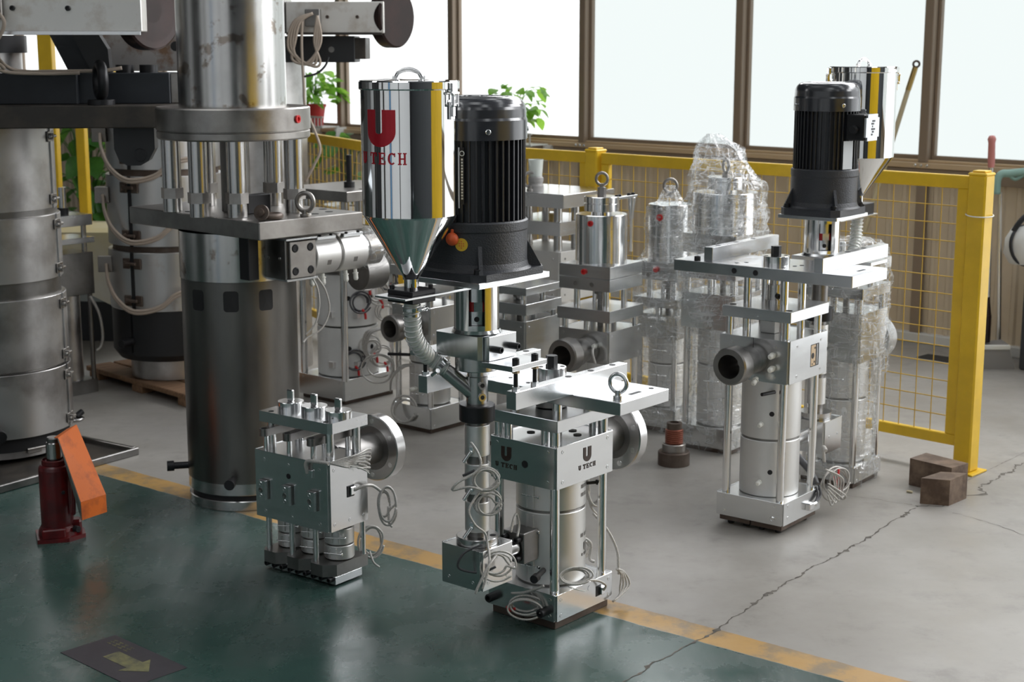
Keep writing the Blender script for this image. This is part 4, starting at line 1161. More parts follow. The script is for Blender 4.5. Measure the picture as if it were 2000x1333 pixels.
# ================================================================ tall machine with the big steel column
def machine_column():
    R = thing('column_press', 'tall machine with thick steel column, round bolted flange and raw grey cylinder foot', 'machine', (-.963, 5.36, 0), 43)
    Lathe('base_ring', 'turned', R, [(0, 0), (.197, 0), (.199, .003), (.199, .033), (.196, .036), (.18, .036)], 72)
    Lathe('base_gap', 'hole', R, [(.186, .03), (.186, .06)], 48)
    Lathe('lower_band', 'turned', R, [(.18, .056), (.198, .056), (.2, .059), (.2, .098)], 72)
    Lathe('lower_cylinder', 'cylraw', R, [(.2005, .098), (.2005, .808)], 96)
    for k, a in enumerate((-2.99, -2.36, -1.75)):
        def pt(u, v, l=.0004): return ((.2007 + l) * cos(a + u / .2), (.2007 + l) * sin(a + u / .2), v)
        w, h, c = .026, .036, .011; poly = []
        for (cx, cz, s0) in ((w - c, h - c, 0), (-w + c, h - c, 1), (-w + c, -h + c, 2), (w - c, -h + c, 3)):
            for i in range(5):
                t = s0 * pi / 2 + i * pi / 8; poly.append((cx + c * cos(t), cz + c * sin(t)))
        vs = [pt(0, .745)] + [pt(u, .745 + v) for u, v in poly]; n = len(poly)
        MB().add(vs, [(0, 1 + i, 1 + (i + 1) % n) for i in range(n)]).build('window_opening', 'hole', R)
    Lathe('upper_collar', 'column', R, [(.2, .808), (.203, .81), (.203, .975)], 96)
    sp = Box('square_plate', 'oldplate', R, -.175, .275, -.352, .40, .975, 1.035, b=.003)
    for x, y in ((-.12, -.2), (-.1, .25), (.2, -.1), (.12, -.28), (.2, -.26), (.24, -.18), (-.13, .1)): hole(sp, (x, y, 1.0352), (0, 0, 1), .014)
    for k, aw in enumerate((186, 246, 281, 346, 128, 62)):
        a = radians(aw - 47); x, y = .218 * cos(a), .218 * sin(a)
        t = rod(R, x, y, 1.035, 1.292, .033, 'turned')
        def fnut():
            b = MB(); b.prism([(.039 * cos(i * pi / 3 + .2), .039 * sin(i * pi / 3 + .2)) for i in range(6)], 0, .036); return b
        link('rod_flats', shared(('rodnut',), fnut, 'oldplate'), R, Matrix.Translation((x, y, 1.082)))
    Lathe('center_shaft', 'darksteel', R, [(.05, 1.035), (.05, 1.29)], 40)
    Box('center_key', 'bolt', R, -.05, .05, -.13, -.085, 1.035, 1.10, b=.003)
    Lathe('flange', 'oldplate', R, [(.1, 1.289), (.257, 1.289), (.262, 1.294), (.262, 1.314), (.259, 1.317), (.259, 1.319), (.264, 1.321), (.264, 1.392), (.260, 1.397), (.15, 1.397)], 96)
    Lathe('column', 'column', R, [(.184, 1.397), (.184, 2.9)], 96)
    a = -1.28; p = (.264 * cos(a), .264 * sin(a), 1.358)
    b = MB(); b.lathe([(.0075, 0), (.0135, 0), (.0135, .006), (.0075, .006), (.0075, .001), (0, .001)], 20, frame(p, (cos(a), sin(a), 0))); b.build('red_plug', 'redplug', R)
    for a, z in ((-2.42, .118), (2.55, .128)):
        p = Vector((.2 * cos(a), .2 * sin(a), z)); d = Vector((cos(a), sin(a), 0))
        b = MB(); b.cyl(p - d * .01, p + d * .055, .0125, 14); b.cyl(p + d * .05, p + d * .075, .0185, 14); b.build('handle_bolt', 'bolt', R)
    e = eyebolt(R, (.055, -.31, 1.035), .031, .0085, 'oldplate', ang=3.5)
    # side head with two jacketed cylinders
    y0, y1 = -.305, -.175
    blk = Box('side_block', 'darksteel', R, -.03, .095, y0, y1, .826, .955, b=.003)
    Box('side_block_skin', 'darksteel', blk, -.034, -.03, y0, y1, .822, .958, b=.001)
    Box('cover_strip', 'plate', blk, -.034, .1, y0 - .008, y1, .956, .964, b=.001); Box('cover_strip', 'plate', blk, -.034, .1, y0 - .008, y1, .818, .826, b=.001)
    fp = Box('end_plate', 'oldplate', blk, -.022, .09, y0 - .012, y0, .828, .953, b=.002)
    for x in (.0, .066):
        for z in (.852, .930): cap_bolt(fp, (x, y0 - .012, z), (0, -1, 0), .0145, .003, name='bolt')
    for dy in (.03, .09): screw(blk, (-.034, y0 + dy, .895), (-1, 0, 0), .006)
    Box('key_bar', 'bolt', R, -.118, -.075, -.215, -.15, .822, .97, b=.002)
    yc = (y0 + y1) / 2
    for xa, xb in ((.105, .215), (.225, .34)):
        o = Lathe('jacketed_cylinder', 'jacket', R, [(.04, xa), (.066, xa), (.0685, xa + .003), (.0685, xb - .003), (.066, xb), (.04, xb)], 48, frame((0, yc, .888), (1, 0, 0)))
        Box('terminal_strip', 'alu', o, xa + .015, xb - .01, yc - .05, yc - .03, .945, .957, b=.002)
        for x in (xa + .03, xb - .03): cap_bolt(o, (x, yc - .045, .957), (0, 0, 1), .006, .005)
        a = -2.55
        fn = lambda u, v, l: (xa + .055 + u, yc + (.0687 + l) * cos(pi + .35 - v / .0685), .888 + (.0687 + l) * sin(pi + .35 - v / .0685))
        vs = [fn(u, v, .0003) for u, v in ((-.009, -.008), (.009, -.008), (.009, .01), (-.009, .01))]
        MB().add(vs, [(0, 1, 2, 3)]).build('printed_mark', 'grey', o)
    Lathe('inner_tube', 'turned', R, [(.055, .09), (.055, .36)], 32, frame((0, yc, .888), (1, 0, 0)))
    w = MB(); w.lathe([(.05, .34), (.075, .36), (.082, .40), (.07, .45), (.03, .47), (0, .47)], 28, frame((0, yc, .885), (1, 0, 0)), smooth=True); w.build('wrapped_end', 'wrap', R)
    Lathe('end_fitting', 'oldplate', R, [(.045, .34), (.06, .36), (.06, .42), (.03, .43), (0, .43)], 28, frame((0, yc, .885), (1, 0, 0)))
    b = MB(); b.cyl((.36, yc + .02, .80), (.46, yc + .02, .80), .065, 32); b.build('drive_housing', 'darksteel', R)
    for x in (.115, .165, .27, .315): plug(R, (x, yc - .02, .822), (0, -.1, -1), .0095, .04)
    wire(R, [(.08, y0, .822), (.1, y0 - .005, .78), (.105, y0 - .005, .72), (.09, y0, .66), (.06, y0 + .02, .62)], .0028)
    wire(R, [(.10, y0, .822), (.135, y0 - .005, .77), (.15, y0 - .005, .70), (.12, y0, .64), (.07, y0 + .02, .61), (.05, y0 + .02, .595)], .0028)
    return R
machine_column()

# eye nut left lying on the square plate
o = link('lifting_eye', None); tag(o, 'greasy lifting eye nut lying on its side on the square steel plate', 'lifting eye')
o.location = (-.803, 5.093, 1.035)
b = MB(); b.torus((0, 0, .011), (0, 0, 1), .034, .010, 24, 10); b.build('ring', 'brown', o)
b = MB(); f = frame((-.018, -.045, .026), (-.25, -.9, .15)); b.lathe([(0, 0), (.020, 0), (.026, .004), (.026, .014), (.014, .015), (.013, .024), (0, .026)], 20, f); b.build('nut_head', 'brown', o)

# ================================================================ machines standing behind
def wrap_shell(root, prof, seed=1, seg=56, amp=.012, name='stretch_film'):
    """crumpled film around a machine; prof rows are (z, rx, ry, cx, cy, squareness)"""
    rnd = random.Random(seed)
    nz = 46; vs = []; fs = []
    ph = [rnd.uniform(0, 6.28) for _ in range(24)]
    z0, z1 = prof[0][0], prof[-1][0]
    for i in range(nz + 1):
        z = z0 + (z1 - z0) * i / nz
        k = 0
        while k < len(prof) - 2 and prof[k + 1][0] < z: k += 1
        a, c = prof[k], prof[k + 1]
        t = (z - a[0]) / max(1e-6, c[0] - a[0]); t = min(max(t, 0), 1); t = t * t * (3 - 2 * t)
        rx, ry, cx, cy, sq = [a[j] + (c[j] - a[j]) * t for j in range(1, 6)]
        for j in range(seg):
            th = 2 * pi * j / seg
            co, si = cos(th), sin(th)
            e = 1 - .62 * sq
            x = math.copysign(abs(co) ** e, co) * rx; y = math.copysign(abs(si) ** e, si) * ry
            d = sin(7 * th + ph[0] + 9 * z) * sin(23 * z + ph[1]) + .7 * sin(13 * th - 31 * z + ph[2]) + .6 * sin(19 * th + 47 * z + ph[3]) + .5 * rnd.uniform(-1, 1)
            s = 1 + amp * d / max(.05, min(rx, ry))
            vs.append((cx + x * s, cy + y * s, z + rnd.uniform(-.002, .002)))
    for i in range(nz):
        for j in range(seg):
            fs.append((i * seg + j, i * seg + (j + 1) % seg, (i + 1) * seg + (j + 1) % seg, (i + 1) * seg + j))
    fs.append(tuple(nz * seg + j for j in range(seg)))
    return MB().add(vs, fs, True).build(name, 'wrap', root)

def valve_machine(label, loc, az, w=.125, zb=.11, zbox=(.405, .525), plates=((.565, .60), (.67, .77)), nozzle=None, nz=.45, tone='zinc', cyl=None, split=True, group=None, name='valve_machine', barrel_m='jacket', rb=None, foot=.02):
    R = thing(name, label, 'machine', (loc[0], loc[1], 0), az, group=group)
    rb = rb or w * .76
    Box('foot_plate', 'brown', R, -w * .93, w * .93, -w * .9, w * .9, 0, foot + .006)
    housing(R, -w, w, -w * .95, w * .95, foot, zb, tone, 'base_housing')
    mid = zb + (zbox[0] - zb) * .62
    Lathe('barrel', 'darksteel', R, [(rb * .93, zb - .01), (rb * .93, zbox[0] + .01)], 32)
    band(R, zb + .004, mid - .004, rb, barrel_m, seam=pi + .1, n=2); band(R, mid + .004, zbox[0], rb, barrel_m, seam=pi + .1, n=1)
    for sx in (-1, 1):
        for sy in (-1, 1):
            rod(R, sx * w * .83, sy * w * .8, zb - .005, zbox[0] + .01, .0125)
    h = housing(R, -w, w, -w * .95, w * .95, zbox[0], zbox[1], tone, 'upper_housing')
    zl = zbox[1]
    for k, (a, c) in enumerate(plates):
        for sx in (-1, 1):
            for sy in (-1, 1):
                f = .82 if k == 0 else .55
                rod(R, sx * w * f, sy * w * f, zl - .004, a + .004, .0125, 'chrome', 'column')
        if k == 0:
            for sx in (-1, 1): rod(R, sx * w * .82, 0, zl - .004, a + .004, .011, 'chrome', 'column')
        if split and c - a > .06:
            m_ = (a + c) / 2
            p1 = Box('plate', tone, R, -w * .98, w * .98, -w * .96, w * .96, a, m_ - .0008, b=.0012)
            Box('plate', tone, R, -w * .98, w * .98, -w * .96, w * .96, m_ + .0008, c, b=.0012)
            for y in (.04, -.035): hole(p1, (-w * .98 - .0003, y, a + (m_ - a) * .5), (-1, 0, 0), .009, m='nozzle')
        else:
            Box('plate', 'plate', R, -w * 1.02, w * 1.02, -w * 1.0, w * 1.0, a, c, b=.0012)
        zl = c
    zq = plates[-1][0]
    Lathe('spindle', 'darksteel', R, [(.012, zbox[1]), (.012, zq - .052), (.016, zq - .05), (.016, zq - .03), (.026, zq - .028), (.026, zq - .018), (.017, zq - .016), (.017, zq)], 20)
    if nozzle: outlet(R, -w, -w - nozzle[1], nozzle[2] if len(nozzle) > 2 else 0, nz, nozzle[0], nozzle[0] * .72)
    if cyl:
        r, h1, r2, h2 = cyl
        z = zl
        cb = Lathe('air_cylinder', 'chrome', R, [(r, z), (r, z + h1 * .72), (r * .985, z + h1 * .725), (r * .985, z + h1 * .735), (r, z + h1 * .74), (r, z + h1 - .002), (r - .003, z + h1), (0, z + h1)], 56)
        if r2:
            Lathe('cylinder_cap', 'chrome', R, [(r2 * .6, z + h1), (r2 * .6, z + h1 + .012), (r2, z + h1 + .012), (r2, z + h1 + .04), (r2 * .97, z + h1 + .042), (r2, z + h1 + .044), (r2, z + h1 + h2 - .002), (r2 - .003, z + h1 + h2), (0, z + h1 + h2)], 48)
    return R

RP = lambda root, p, d, r=.011: MB().lathe([(r * .55, 0), (r, 0), (r, .006), (r * .55, .006), (r * .55, .001), (0, .001)], 18, frame(p, d)).build('red_plug', 'redplug', root)

# unit with the polished air cylinder and eye bolt
B = valve_machine('silver valve machine topped by a polished air cylinder with two red plugs and eye bolt', (.349, 5.97), 36, .122, .11, (.39, .517), ((.553, .60), (.673, .77)), (.066, .15), .435, 'zinc', (.101, .19, .068, .068))
a = -3.0; RP(B, (.101 * cos(a), .101 * sin(a), .93), (cos(a), sin(a), 0)); RP(B, (-.1205, .0, .745), (-1, 0, 0))
b = MB(); b.prism([(.017 * cos(i * pi / 3), .017 * sin(i * pi / 3)) for i in range(6)], 1.028, 1.062); b.build('hex_stub', 'oldplate', B)
eyebolt(B, (0, 0, 1.055), .0235, .0058, 'oldplate', 3.4)
br = Box('sensor_bracket', 'plate', B, .01, .165, -.062, -.038, 1.015, 1.025, b=.001)
for x in (.03, .05, .12, .15): cap_bolt(br, (x, -.05, 1.025), (0, 0, 1), .008, .008)
b = MB(); b.cyl((.14, -.05, .80), (.14, -.05, .93), .006, 12); b.cyl((.14, -.05, .93), (.14, -.05, 1.015), .008, 12, r2=.016); b.build('sensor_rod', 'chrome', B)
plug(B, (-.125, -.06, .46), (-1, -.2, .1), .009, .03)
wire(B, [(-.15, -.065, .46), (-.17, -.075, .44), (-.165, -.085, .40)], .005)

A = valve_machine('silver valve machine with dark round nozzle left of the feed column, partly behind the hose', (-.35, 6.41), 40, .115, .108, (.40, .535), ((.575, .61), (.66, .70)), (.057, .125), .455)
coil(A, (-.13, .02, .09), (-1, -.4, .2), .05, 2, .005, seed=41, squash=1)
coil(A, (-.16, .14, .26), (-1, -.4, .2), .07, 2, .004, seed=42, squash=.8)
for k in range(3): wire(A, [(-.11, .16 + .01 * k, .42), (-.15, .2 + .015 * k, .40), (-.15, .23 + .01 * k, .33), (-.13, .22, .27)], .005)
for k in range(3): wire(A, [(-.1, .02 - .01 * k, .28), (-.14, .04 - .01 * k, .275), (-.15, .08, .22), (-.14, .10, .16)], .0045)
b = MB(); b.cyl((-.09, .03, .32), (-.12, .13, .315), .007, 10); b.build('sensor_bolt', 'bolt', A)
plug(A, (-.09, -.01, .18), (-1, .1, 0), .01, .04)

A2 = valve_machine('grey valve machine seen behind the clamp block of the lettered hopper machine', (.03, 6.13), 36, .122, .11, (.36, .53), ((.555, .60), (.635, .665)), None, .45)

C = thing('press_unit', 'big silver press with thick eye-bolted top plate behind the black motor', 'machine', (.17, 6.86, 0), 38)
Box('top_plate', 'plate', C, -.20, .19, -.22, .2, .915, .975, b=.002)
eyebolt(C, (-.12, .02, .975), .032, .007, 'oldplate', 3.9)
for sx in (-.13, .0, .13):
    for sy in (-.14, .12): rod(C, sx, sy, .62, .915, .019, 'turned', 'column')
Box('middle_plate', 'plate', C, -.17, .19, -.18, .16, .79, .85, b=.002)
Lathe('dial', 'brass', C, [(0, .85), (.03, .85), (.03, .878), (0, .878)], 24, Matrix.Translation((-.08, -.09, 0)))
housing(C, -.17, .19, -.18, .17, .50, .72, 'jacket', 'housing')
Lathe('barrel', 'jacket', C, [(.13, .10), (.13, .50)], 40)
Box('base_block', 'zinc', C, -.16, .16, -.16, .16, 0, .11, b=.002)
for sx in (-1, 1):
    for sy in (-1, 1): rod(C, sx * .15, sy * .15, .1, .51, .014, 'darksteel')
tri = MB(); tri.prism([(-.03, 0), (.03, 0), (0, .052)], 0, .001, Matrix.Translation((.045, -.1835, .43)) @ Matrix.Rotation(pi / 2, 4, 'X')); tri.build('warning_label', 'sticker', C)
wc = Lathe('white_canister', 'greyplastic', None, [(.0, 0), (.036, 0), (.036, .02), (.03, .03), (.034, .04), (.034, .055), (.028, .06), (0, .06)], 24)
wc.location = (.105, 6.80, .975); tag(wc, 'small grey ridged canister on the eye-bolted press plate', 'canister')
gl = Lathe('drinking_glass', 'hose', None, [(.0, 0), (.028, 0), (.034, .075), (.032, .075), (.026, .004), (0, .004)], 24)
gl.location = (.105, 6.80, 1.035); tag(gl, 'clear drinking glass standing on the grey canister', 'glass')

D = valve_machine('film-wrapped valve machine with silver cylinder and wrapped eye bolt, between two taller units', (.66, 6.40), 36, .105, .1, (.40, .50), ((.53, .57), (.645, .72)), None, .42, 'zinc', (.090, .235, 0, 0))
eyebolt(D, (0, 0, .985), .028, .0065, 'oldplate', 3.5)
RP(D, (-.09, -.004, .905), (-1, -.05, 0), .014); RP(D, (-.1055, .0, .69), (-1, 0, 0), .012)
wrap_shell(D, [(.0, .125, .12, 0, 0, .8), (.25, .11, .11, 0, 0, .6), (.40, .13, .125, 0, 0, .9), (.55, .13, .125, 0, 0, .9), (.71, .125, .12, 0, 0, .9), (.76, .1, .1, 0, 0, .2), (.95, .097, .097, 0, 0, 0), (.965, .05, .05, 0, 0, 0), (1.01, .03, .03, 0, 0, 0), (1.03, .018, .018, 0, 0, 0)], 3, amp=.005)

E_ = valve_machine('tallest film-wrapped machine with bagged top, left of the right-hand motor machine', (.845, 6.08), 37, .125, .1, (.50, .64), ((.70, .74), (.80, .875)), None, .42, 'zinc', (.128, .16, .075, .06))
eyebolt(E_, (0, 0, 1.095), .026, .0065, 'oldplate', 2.5)
wrap_shell(E_, [(.0, .13, .13, 0, 0, .8), (.1, .13, .13, 0, 0, .8), (.25, .12, .12, 0, 0, .5), (.48, .125, .125, 0, 0, .6), (.60, .145, .14, 0, 0, .9), (.72, .15, .14, 0, 0, .9), (.86, .17, .16, .0, .02, .8), (.92, .16, .16, .01, .01, .3), (1.06, .145, .145, .01, 0, .1), (1.12, .11, .11, .0, .02, .2), (1.20, .09, .085, -.01, .03, .2), (1.245, .045, .04, -.02, .04, .1), (1.26, .03, .02, -.02, .05, .1)], 5, amp=.011)

F_ = valve_machine('film-wrapped machine standing just right of the motor machine, beside the timber blocks', (1.235, 5.60), 37, .118, .08, (.47, .65), ((.705, .745), (.80, .84)), None, .5)
for sx in (-1, 1): rod(F_, sx * .05, 0, .84, .90, .012, 'chrome', 'column')
wrap_shell(F_, [(.0, .118, .115, 0, 0, .85), (.05, .128, .122, 0, 0, .85), (.12, .115, .112, 0, 0, .6), (.35, .118, .115, 0, 0, .4), (.44, .135, .13, .01, -.01, .7), (.52, .14, .135, .01, -.01, .9), (.66, .135, .13, 0, 0, .9), (.75, .14, .132, 0, 0, .9), (.86, .13, .125, 0, 0, .9), (.905, .10, .10, 0, 0, .5)], 9, amp=.007)
b = MB(); b.cyl((.12, -.04, .52), (.19, -.04, .52), .085, 36); b.build('outlet_drum', 'label', F_)

# machine with cable coils behind the column press
G = thing('heater_machine', 'machine with white heater barrel and red-tipped cable coils behind the column press', 'machine', (-.76, 6.99, 0), 40)
housing(G, -.165, .175, -.14, .16, .02, .115, 'zinc', 'base_housing')
Box('foot_plate', 'brown', G, -.15, .16, -.13, .15, 0, .022)
for z0, z1 in ((.118, .34), (.35, .585)):
    o = Lathe('heater_band', 'white', G, [(.12, z0), (.139, z0), (.14, z0 + .002), (.14, z1 - .002), (.139, z1), (.12, z1)], 48)
    for k, a in enumerate((-2.05, -2.9)):
        hole(o, (.14 * cos(a + .6), .14 * sin(a + .6), z0 + .13), (cos(a + .6), sin(a + .6), 0), .011)
        Box('terminal', 'jacket', o, .139 * cos(a) - .012, .139 * cos(a) + .012, .139 * sin(a) - .02, .139 * sin(a) + .012, z0 + .04, z0 + .07, b=.002)
for sx in (-1, 1):
    for sy in (-1, 1): rod(G, sx * .15, sy * .135, .11, .64, .016)
housing(G, -.165, .175, -.14, .16, .63, .78, 'darksteel', 'upper_housing')
Box('top_plate', 'oldplate', G, -.2, .28, -.22, .2, .93, .975, b=.002)
for x, y in ((-.05, -.16), (.06, -.17), (.12, -.1), (.2, -.18)): hole(G, (x, y, .9752), (0, 0, 1), .014)
for x in (-.08, .04): hole(G, (x, -.2203, .952), (0, -1, 0), .014)
for sx in (-.12, .2):
    for sy in (-.12, .12): rod(G, sx, sy, .775, .935, .018, 'turned', 'column')
b = MB(); b.cyl((-.02, -.05, .975), (-.02, -.05, 1.12), .013, 12); b.cyl((-.02, -.05, .975), (-.02, -.05, 1.0), .025, 14); b.build('black_pin', 'bolt', G)
for k, (x, y, z) in enumerate(((-.06, -.15, .46), (.03, -.17, .50), (.0, -.16, .25), (-.09, -.13, .2), (.06, -.165, .2), (.09, -.16, .40), (.12, -.15, .55), (-.04, -.16, .57))):
    coil(G, (x, y, z), (-.3, -1, .1), .045, 3, .004, seed=50 + k, squash=.9, m='cable' if k % 3 else 'cabledk')
    wire(G, [(x, y - .01, z - .03), (x + .015, y - .012, z - .05), (x + .02, y - .01, z - .075)], .006, 'cablered')
# ---- two big jacketed extruder barrels at the left
LMx = thing('die_head_machine', 'huge clamped sheet-metal cylinder under dark beams at the left edge', 'machine', (-2.05, 5.97, 0), rz=.10)
L = LMx
for z0, z1, r in ((.985, 1.30, .27), (.375, .650, .285), (.715, .962, .279), (.115, .366, .288)):
    o = Lathe('jacket_sheet', 'skin', L, [(r - .02, z0), (r - .002, z0), (r, z0 + .002), (r, z1 - .002), (r - .002, z1), (r - .02, z1)], 72)
    a = -.16
    for z in (z0 + .035, z1 - .04):
        f = Matrix.Rotation(a, 4, 'Z')
        b = MB(); b.box(r, r + .006, -.03, .03, z - .02, z + .02, .002, f); b.cyl(f @ Vector((r + .012, -.03, z)), f @ Vector((r + .012, .03, z)), .006, 10); b.box(r + .003, r + .02, -.012, -.004, z - .012, z + .012, .002, f); b.build('latch', 'oldplate', o)
    b = MB(); f = Matrix.Rotation(a, 4, 'Z'); b.box(r - .002, r + .006, -.006, .006, z0, z1, .001, f); b.build('seam_strip', 'skin', o)
Lathe('barrel', 'darksteel', L, [(.268, .1), (.268, 1.0), (.255, 1.0), (.255, 1.31)], 64)
Lathe('foot_ring', 'hole', L, [(.25, .06), (.27, .06), (.27, .118)], 48)
o = Lathe('foot_sheet', 'skin', L, [(.255, .03), (.258, .032), (.258, .095), (.24, .098)], 64)
b = MB(); a = -.85; f = Matrix.Rotation(a, 4, 'Z'); b.box(.258, .266, -.03, .03, .045, .085, .002, f); b.cyl(f @ Vector((.27, -.035, .065)), f @ Vector((.27, .05, .065)), .005, 10); b.build('latch', 'oldplate', o)
a = -1.42; d = Vector((cos(a), sin(a), 0)); b = MB(); b.cyl(d * .286 + Vector((0, 0, .155)), d * .345 + Vector((.02, 0, .152)), .017, 14); b.cyl(d * .335 + Vector((.02, 0, .152)), d * .365 + Vector((.03, 0, .148)), .026, 14); b.build('handle_bolt', 'bolt', L)
Box('beam_plate', 'rustplate', L, -.75, .83, -.30, .06, 1.302, 1.385, b=.004)
Box('black_beam', 'navy', L, -.75, .74, -.12, .16, 1.385, 1.50, b=.003); Box('beam_end', 'oldplate', L, .74, .80, -.10, .1, 1.386, 1.50, b=.002)
Box('beam_face', 'navy', L, -.75, .40, -.16, -.12, 1.386, 1.496, b=.002)
for x in (.56, .65): Lathe('beam_boss', 'bolt', L, [(0, 1.50), (.035, 1.50), (.035, 1.53), (0, 1.53)], 20, Matrix.Translation((x, -.02, 0)))
Lathe('top_collar', 'skin', L, [(.19, 1.50), (.19, 1.575), (0, 1.575)], 48, Matrix.Translation((-.03, .05, 0)))
Lathe('top_cap', 'bolt', L, [(.23, 1.575), (.23, 1.64), (0, 1.64)], 48, Matrix.Translation((-.05, .05, 0)))
e = MB(); e.cyl((0, 0, 0), (0, 0, .02), .05, 20); e.torus((0, 0, .09), (.94, .34, 0), .058, .019, 32, 12); e = e.build('lifting_eye', 'bolt', L); e.location = (.50, -.235, 1.385)
cl = MB(); poly = [(-.075, 0), (.075, 0), (.075, -.08), (.05, -.125), (.02, -.142), (-.03, -.142), (-.058, -.125), (-.075, -.08)]
cl.prism(poly, -.05, .05, Matrix.Translation((.615, -.2, 1.302)) @ Matrix.Rotation(pi / 2, 4, 'X')); cl = cl.build('clevis_lug', 'black', L)
Lathe('clevis_pin', 'bolt', L, [(0, 0), (.024, 0), (.022, .012), (0, .012)], 20, frame((.635, -.25, 1.20), (0, -1, 0)))
for x in (-.02, .045):
    b = MB(); b.tube([(x + .005 * (i % 2), -.3012, 1.304 + .02 * i) for i in range(5)], .0016, 5); b.build('chalk_line', 'whitepl', L)
arm = MB(); arm.prism([(-.09, 0), (.0, 0), (.075, -.15), (-.02, -.15)], -.05, .05, Matrix.Translation((.37, .03, 1.65)) @ Matrix.Rotation(pi / 2, 4, 'X')); arm.build('diagonal_arm', 'navy', L)
arm = MB(); arm.prism([(.0, 0), (.10, 0), (.135, -.06), (.14, -.15), (.075, -.15)], -.04, .04, Matrix.Translation((.37, -.02, 1.65)) @ Matrix.Rotation(pi / 2, 4, 'X')); arm.build('diagonal_arm', 'black', L)
hb = Box('head_box', 'headsheet', L, -.75, .675, -.34, -.12, 1.652, 1.86, b=.003)
Box('head_edge', 'zinc', L, -.75, .67, -.352, -.34, 1.64, 1.654, b=.001)
for x in (-.0, .19, .385): cap_bolt(hb, (x + .03, -.34, 1.735), (0, -1, 0), .0095, .012)
jb = Box('junction_clamp', 'oldplate', hb, .10, .19, -.375, -.34, 1.695, 1.80, b=.003)
for z in (1.712, 1.775):
    for x in (.12, .165): cap_bolt(hb, (x, -.375, z), (0, -1, 0), .011, .012, m='oldplate')
b = MB(); b.lathe([(0, 0), (.145, 0), (.15, .006), (.15, .06), (.142, .066), (.12, .064), (.05, .06), (0, .06)], 56, frame((.645, -.14, 1.735), (.8, -.6, 0))); b.build('pipe_end', 'maroon', L)
Box('rusty_plate', 'rust', L, .30, .90, .34, .40, 1.50, 1.66, b=.004)
hole(L, (.715, .338, 1.60), (0, -1, 0), .02)
for k, pts in enumerate((
        [(.14, -.39, 1.75), (.06, -.42, 1.70), (-.05, -.43, 1.665), (-.2, -.43, 1.68), (-.4, -.42, 1.66)],
        [(.15, -.39, 1.74), (.20, -.42, 1.70), (.20, -.42, 1.66), (.165, -.40, 1.60), (.16, -.30, 1.545), (.20, -.2, 1.51), (.35, -.18, 1.508), (.5, -.17, 1.51), (.57, -.16, 1.52)],
        [(.14, -.385, 1.745), (.18, -.41, 1.70), (.13, -.42, 1.62), (.05, -.42, 1.585), (-.1, -.42, 1.575), (-.3, -.42, 1.58)],
        [(-.1, -.42, 1.67), (.0, -.43, 1.66), (.07, -.42, 1.62), (.12, -.36, 1.56), (.16, -.28, 1.51), (.3, -.22, 1.50), (.42, -.2, 1.502)],
        [(-.2, -.43, 1.66), (-.03, -.44, 1.675), (.06, -.43, 1.65), (.12, -.38, 1.585), (.165, -.28, 1.52)])):
    wire(L, pts, .007, 'cabletan')

C2 = thing('jacketed_barrel', 'heat-stained sheet-metal barrel with looping tan cables, standing on a wooden pallet', 'machine', (-1.63, 7.22, 0), rz=.0)
for z0, z1, r in ((1.05, 1.42, .262), (.70, 1.02, .268), (.40, .672, .272)):
    o = Lathe('jacket_sheet', 'skinrust', C2, [(r - .02, z0), (r - .002, z0), (r, z0 + .002), (r, z1 - .002), (r - .002, z1), (r - .02, z1)], 72)
    for a in (-1.98,):
        f = Matrix.Rotation(a, 4, 'Z')
        b = MB(); b.box(r - .003, r + .003, -.009, .009, z0, z1, 0, f); b.build('seam_gap', 'hole', o)
        for z in (z0 + .05, z1 - .05):
            b = MB(); b.box(r, r + .007, -.05, -.012, z - .025, z + .025, .003, f); b.box(r, r + .007, .012, .05, z - .025, z + .025, .003, f); b.cyl(f @ Vector((r + .015, -.03, z)), f @ Vector((r + .015, .03, z)), .008, 10); b.cyl(f @ Vector((r + .012, -.03, z - .012)), f @ Vector((r + .012, -.03, z + .012)), .011, 10); b.build('latch', 'brown', o)
Lathe('barrel', 'brown', C2, [(.25, .38), (.25, 1.42)], 56)
Lathe('lower_drum', 'black', C2, [(.15, .16), (.24, .16), (.262, .19), (.262, .40)], 56)
Lathe('lower_ring', 'bolt', C2, [(.262, .20), (.268, .20), (.268, .40)], 56, a0=2.6, a1=4.2)
Lathe('foot', 'skin', C2, [(0, .062), (.19, .062), (.19, .16)], 48)
a = -2.1; d = Vector((cos(a), sin(a), 0)); b = MB(); b.cyl(d * .26 + Vector((0, 0, .255)), d * .33 + Vector((0, 0, .255)), .02, 12); b.build('handle_bolt', 'bolt', C2)
for z in (.60, .92, 1.2):
    Box('terminal_box', 'oldplate', C2, -.29, -.225, -.16, -.12, z - .03, z + .045, b=.002)
    for k in range(2):
        wire(C2, [(-.25, -.165, z + .01), (-.235, -.20, z - .06 - .01 * k), (-.19, -.235, z - .14 - .012 * k), (-.1, -.29, z - .19 - .012 * k), (.02, -.30, z - .17 - .012 * k), (.10, -.29, z - .11 - .012 * k), (.2, -.25, z - .09 - .012 * k)], .0075, 'cabletan')

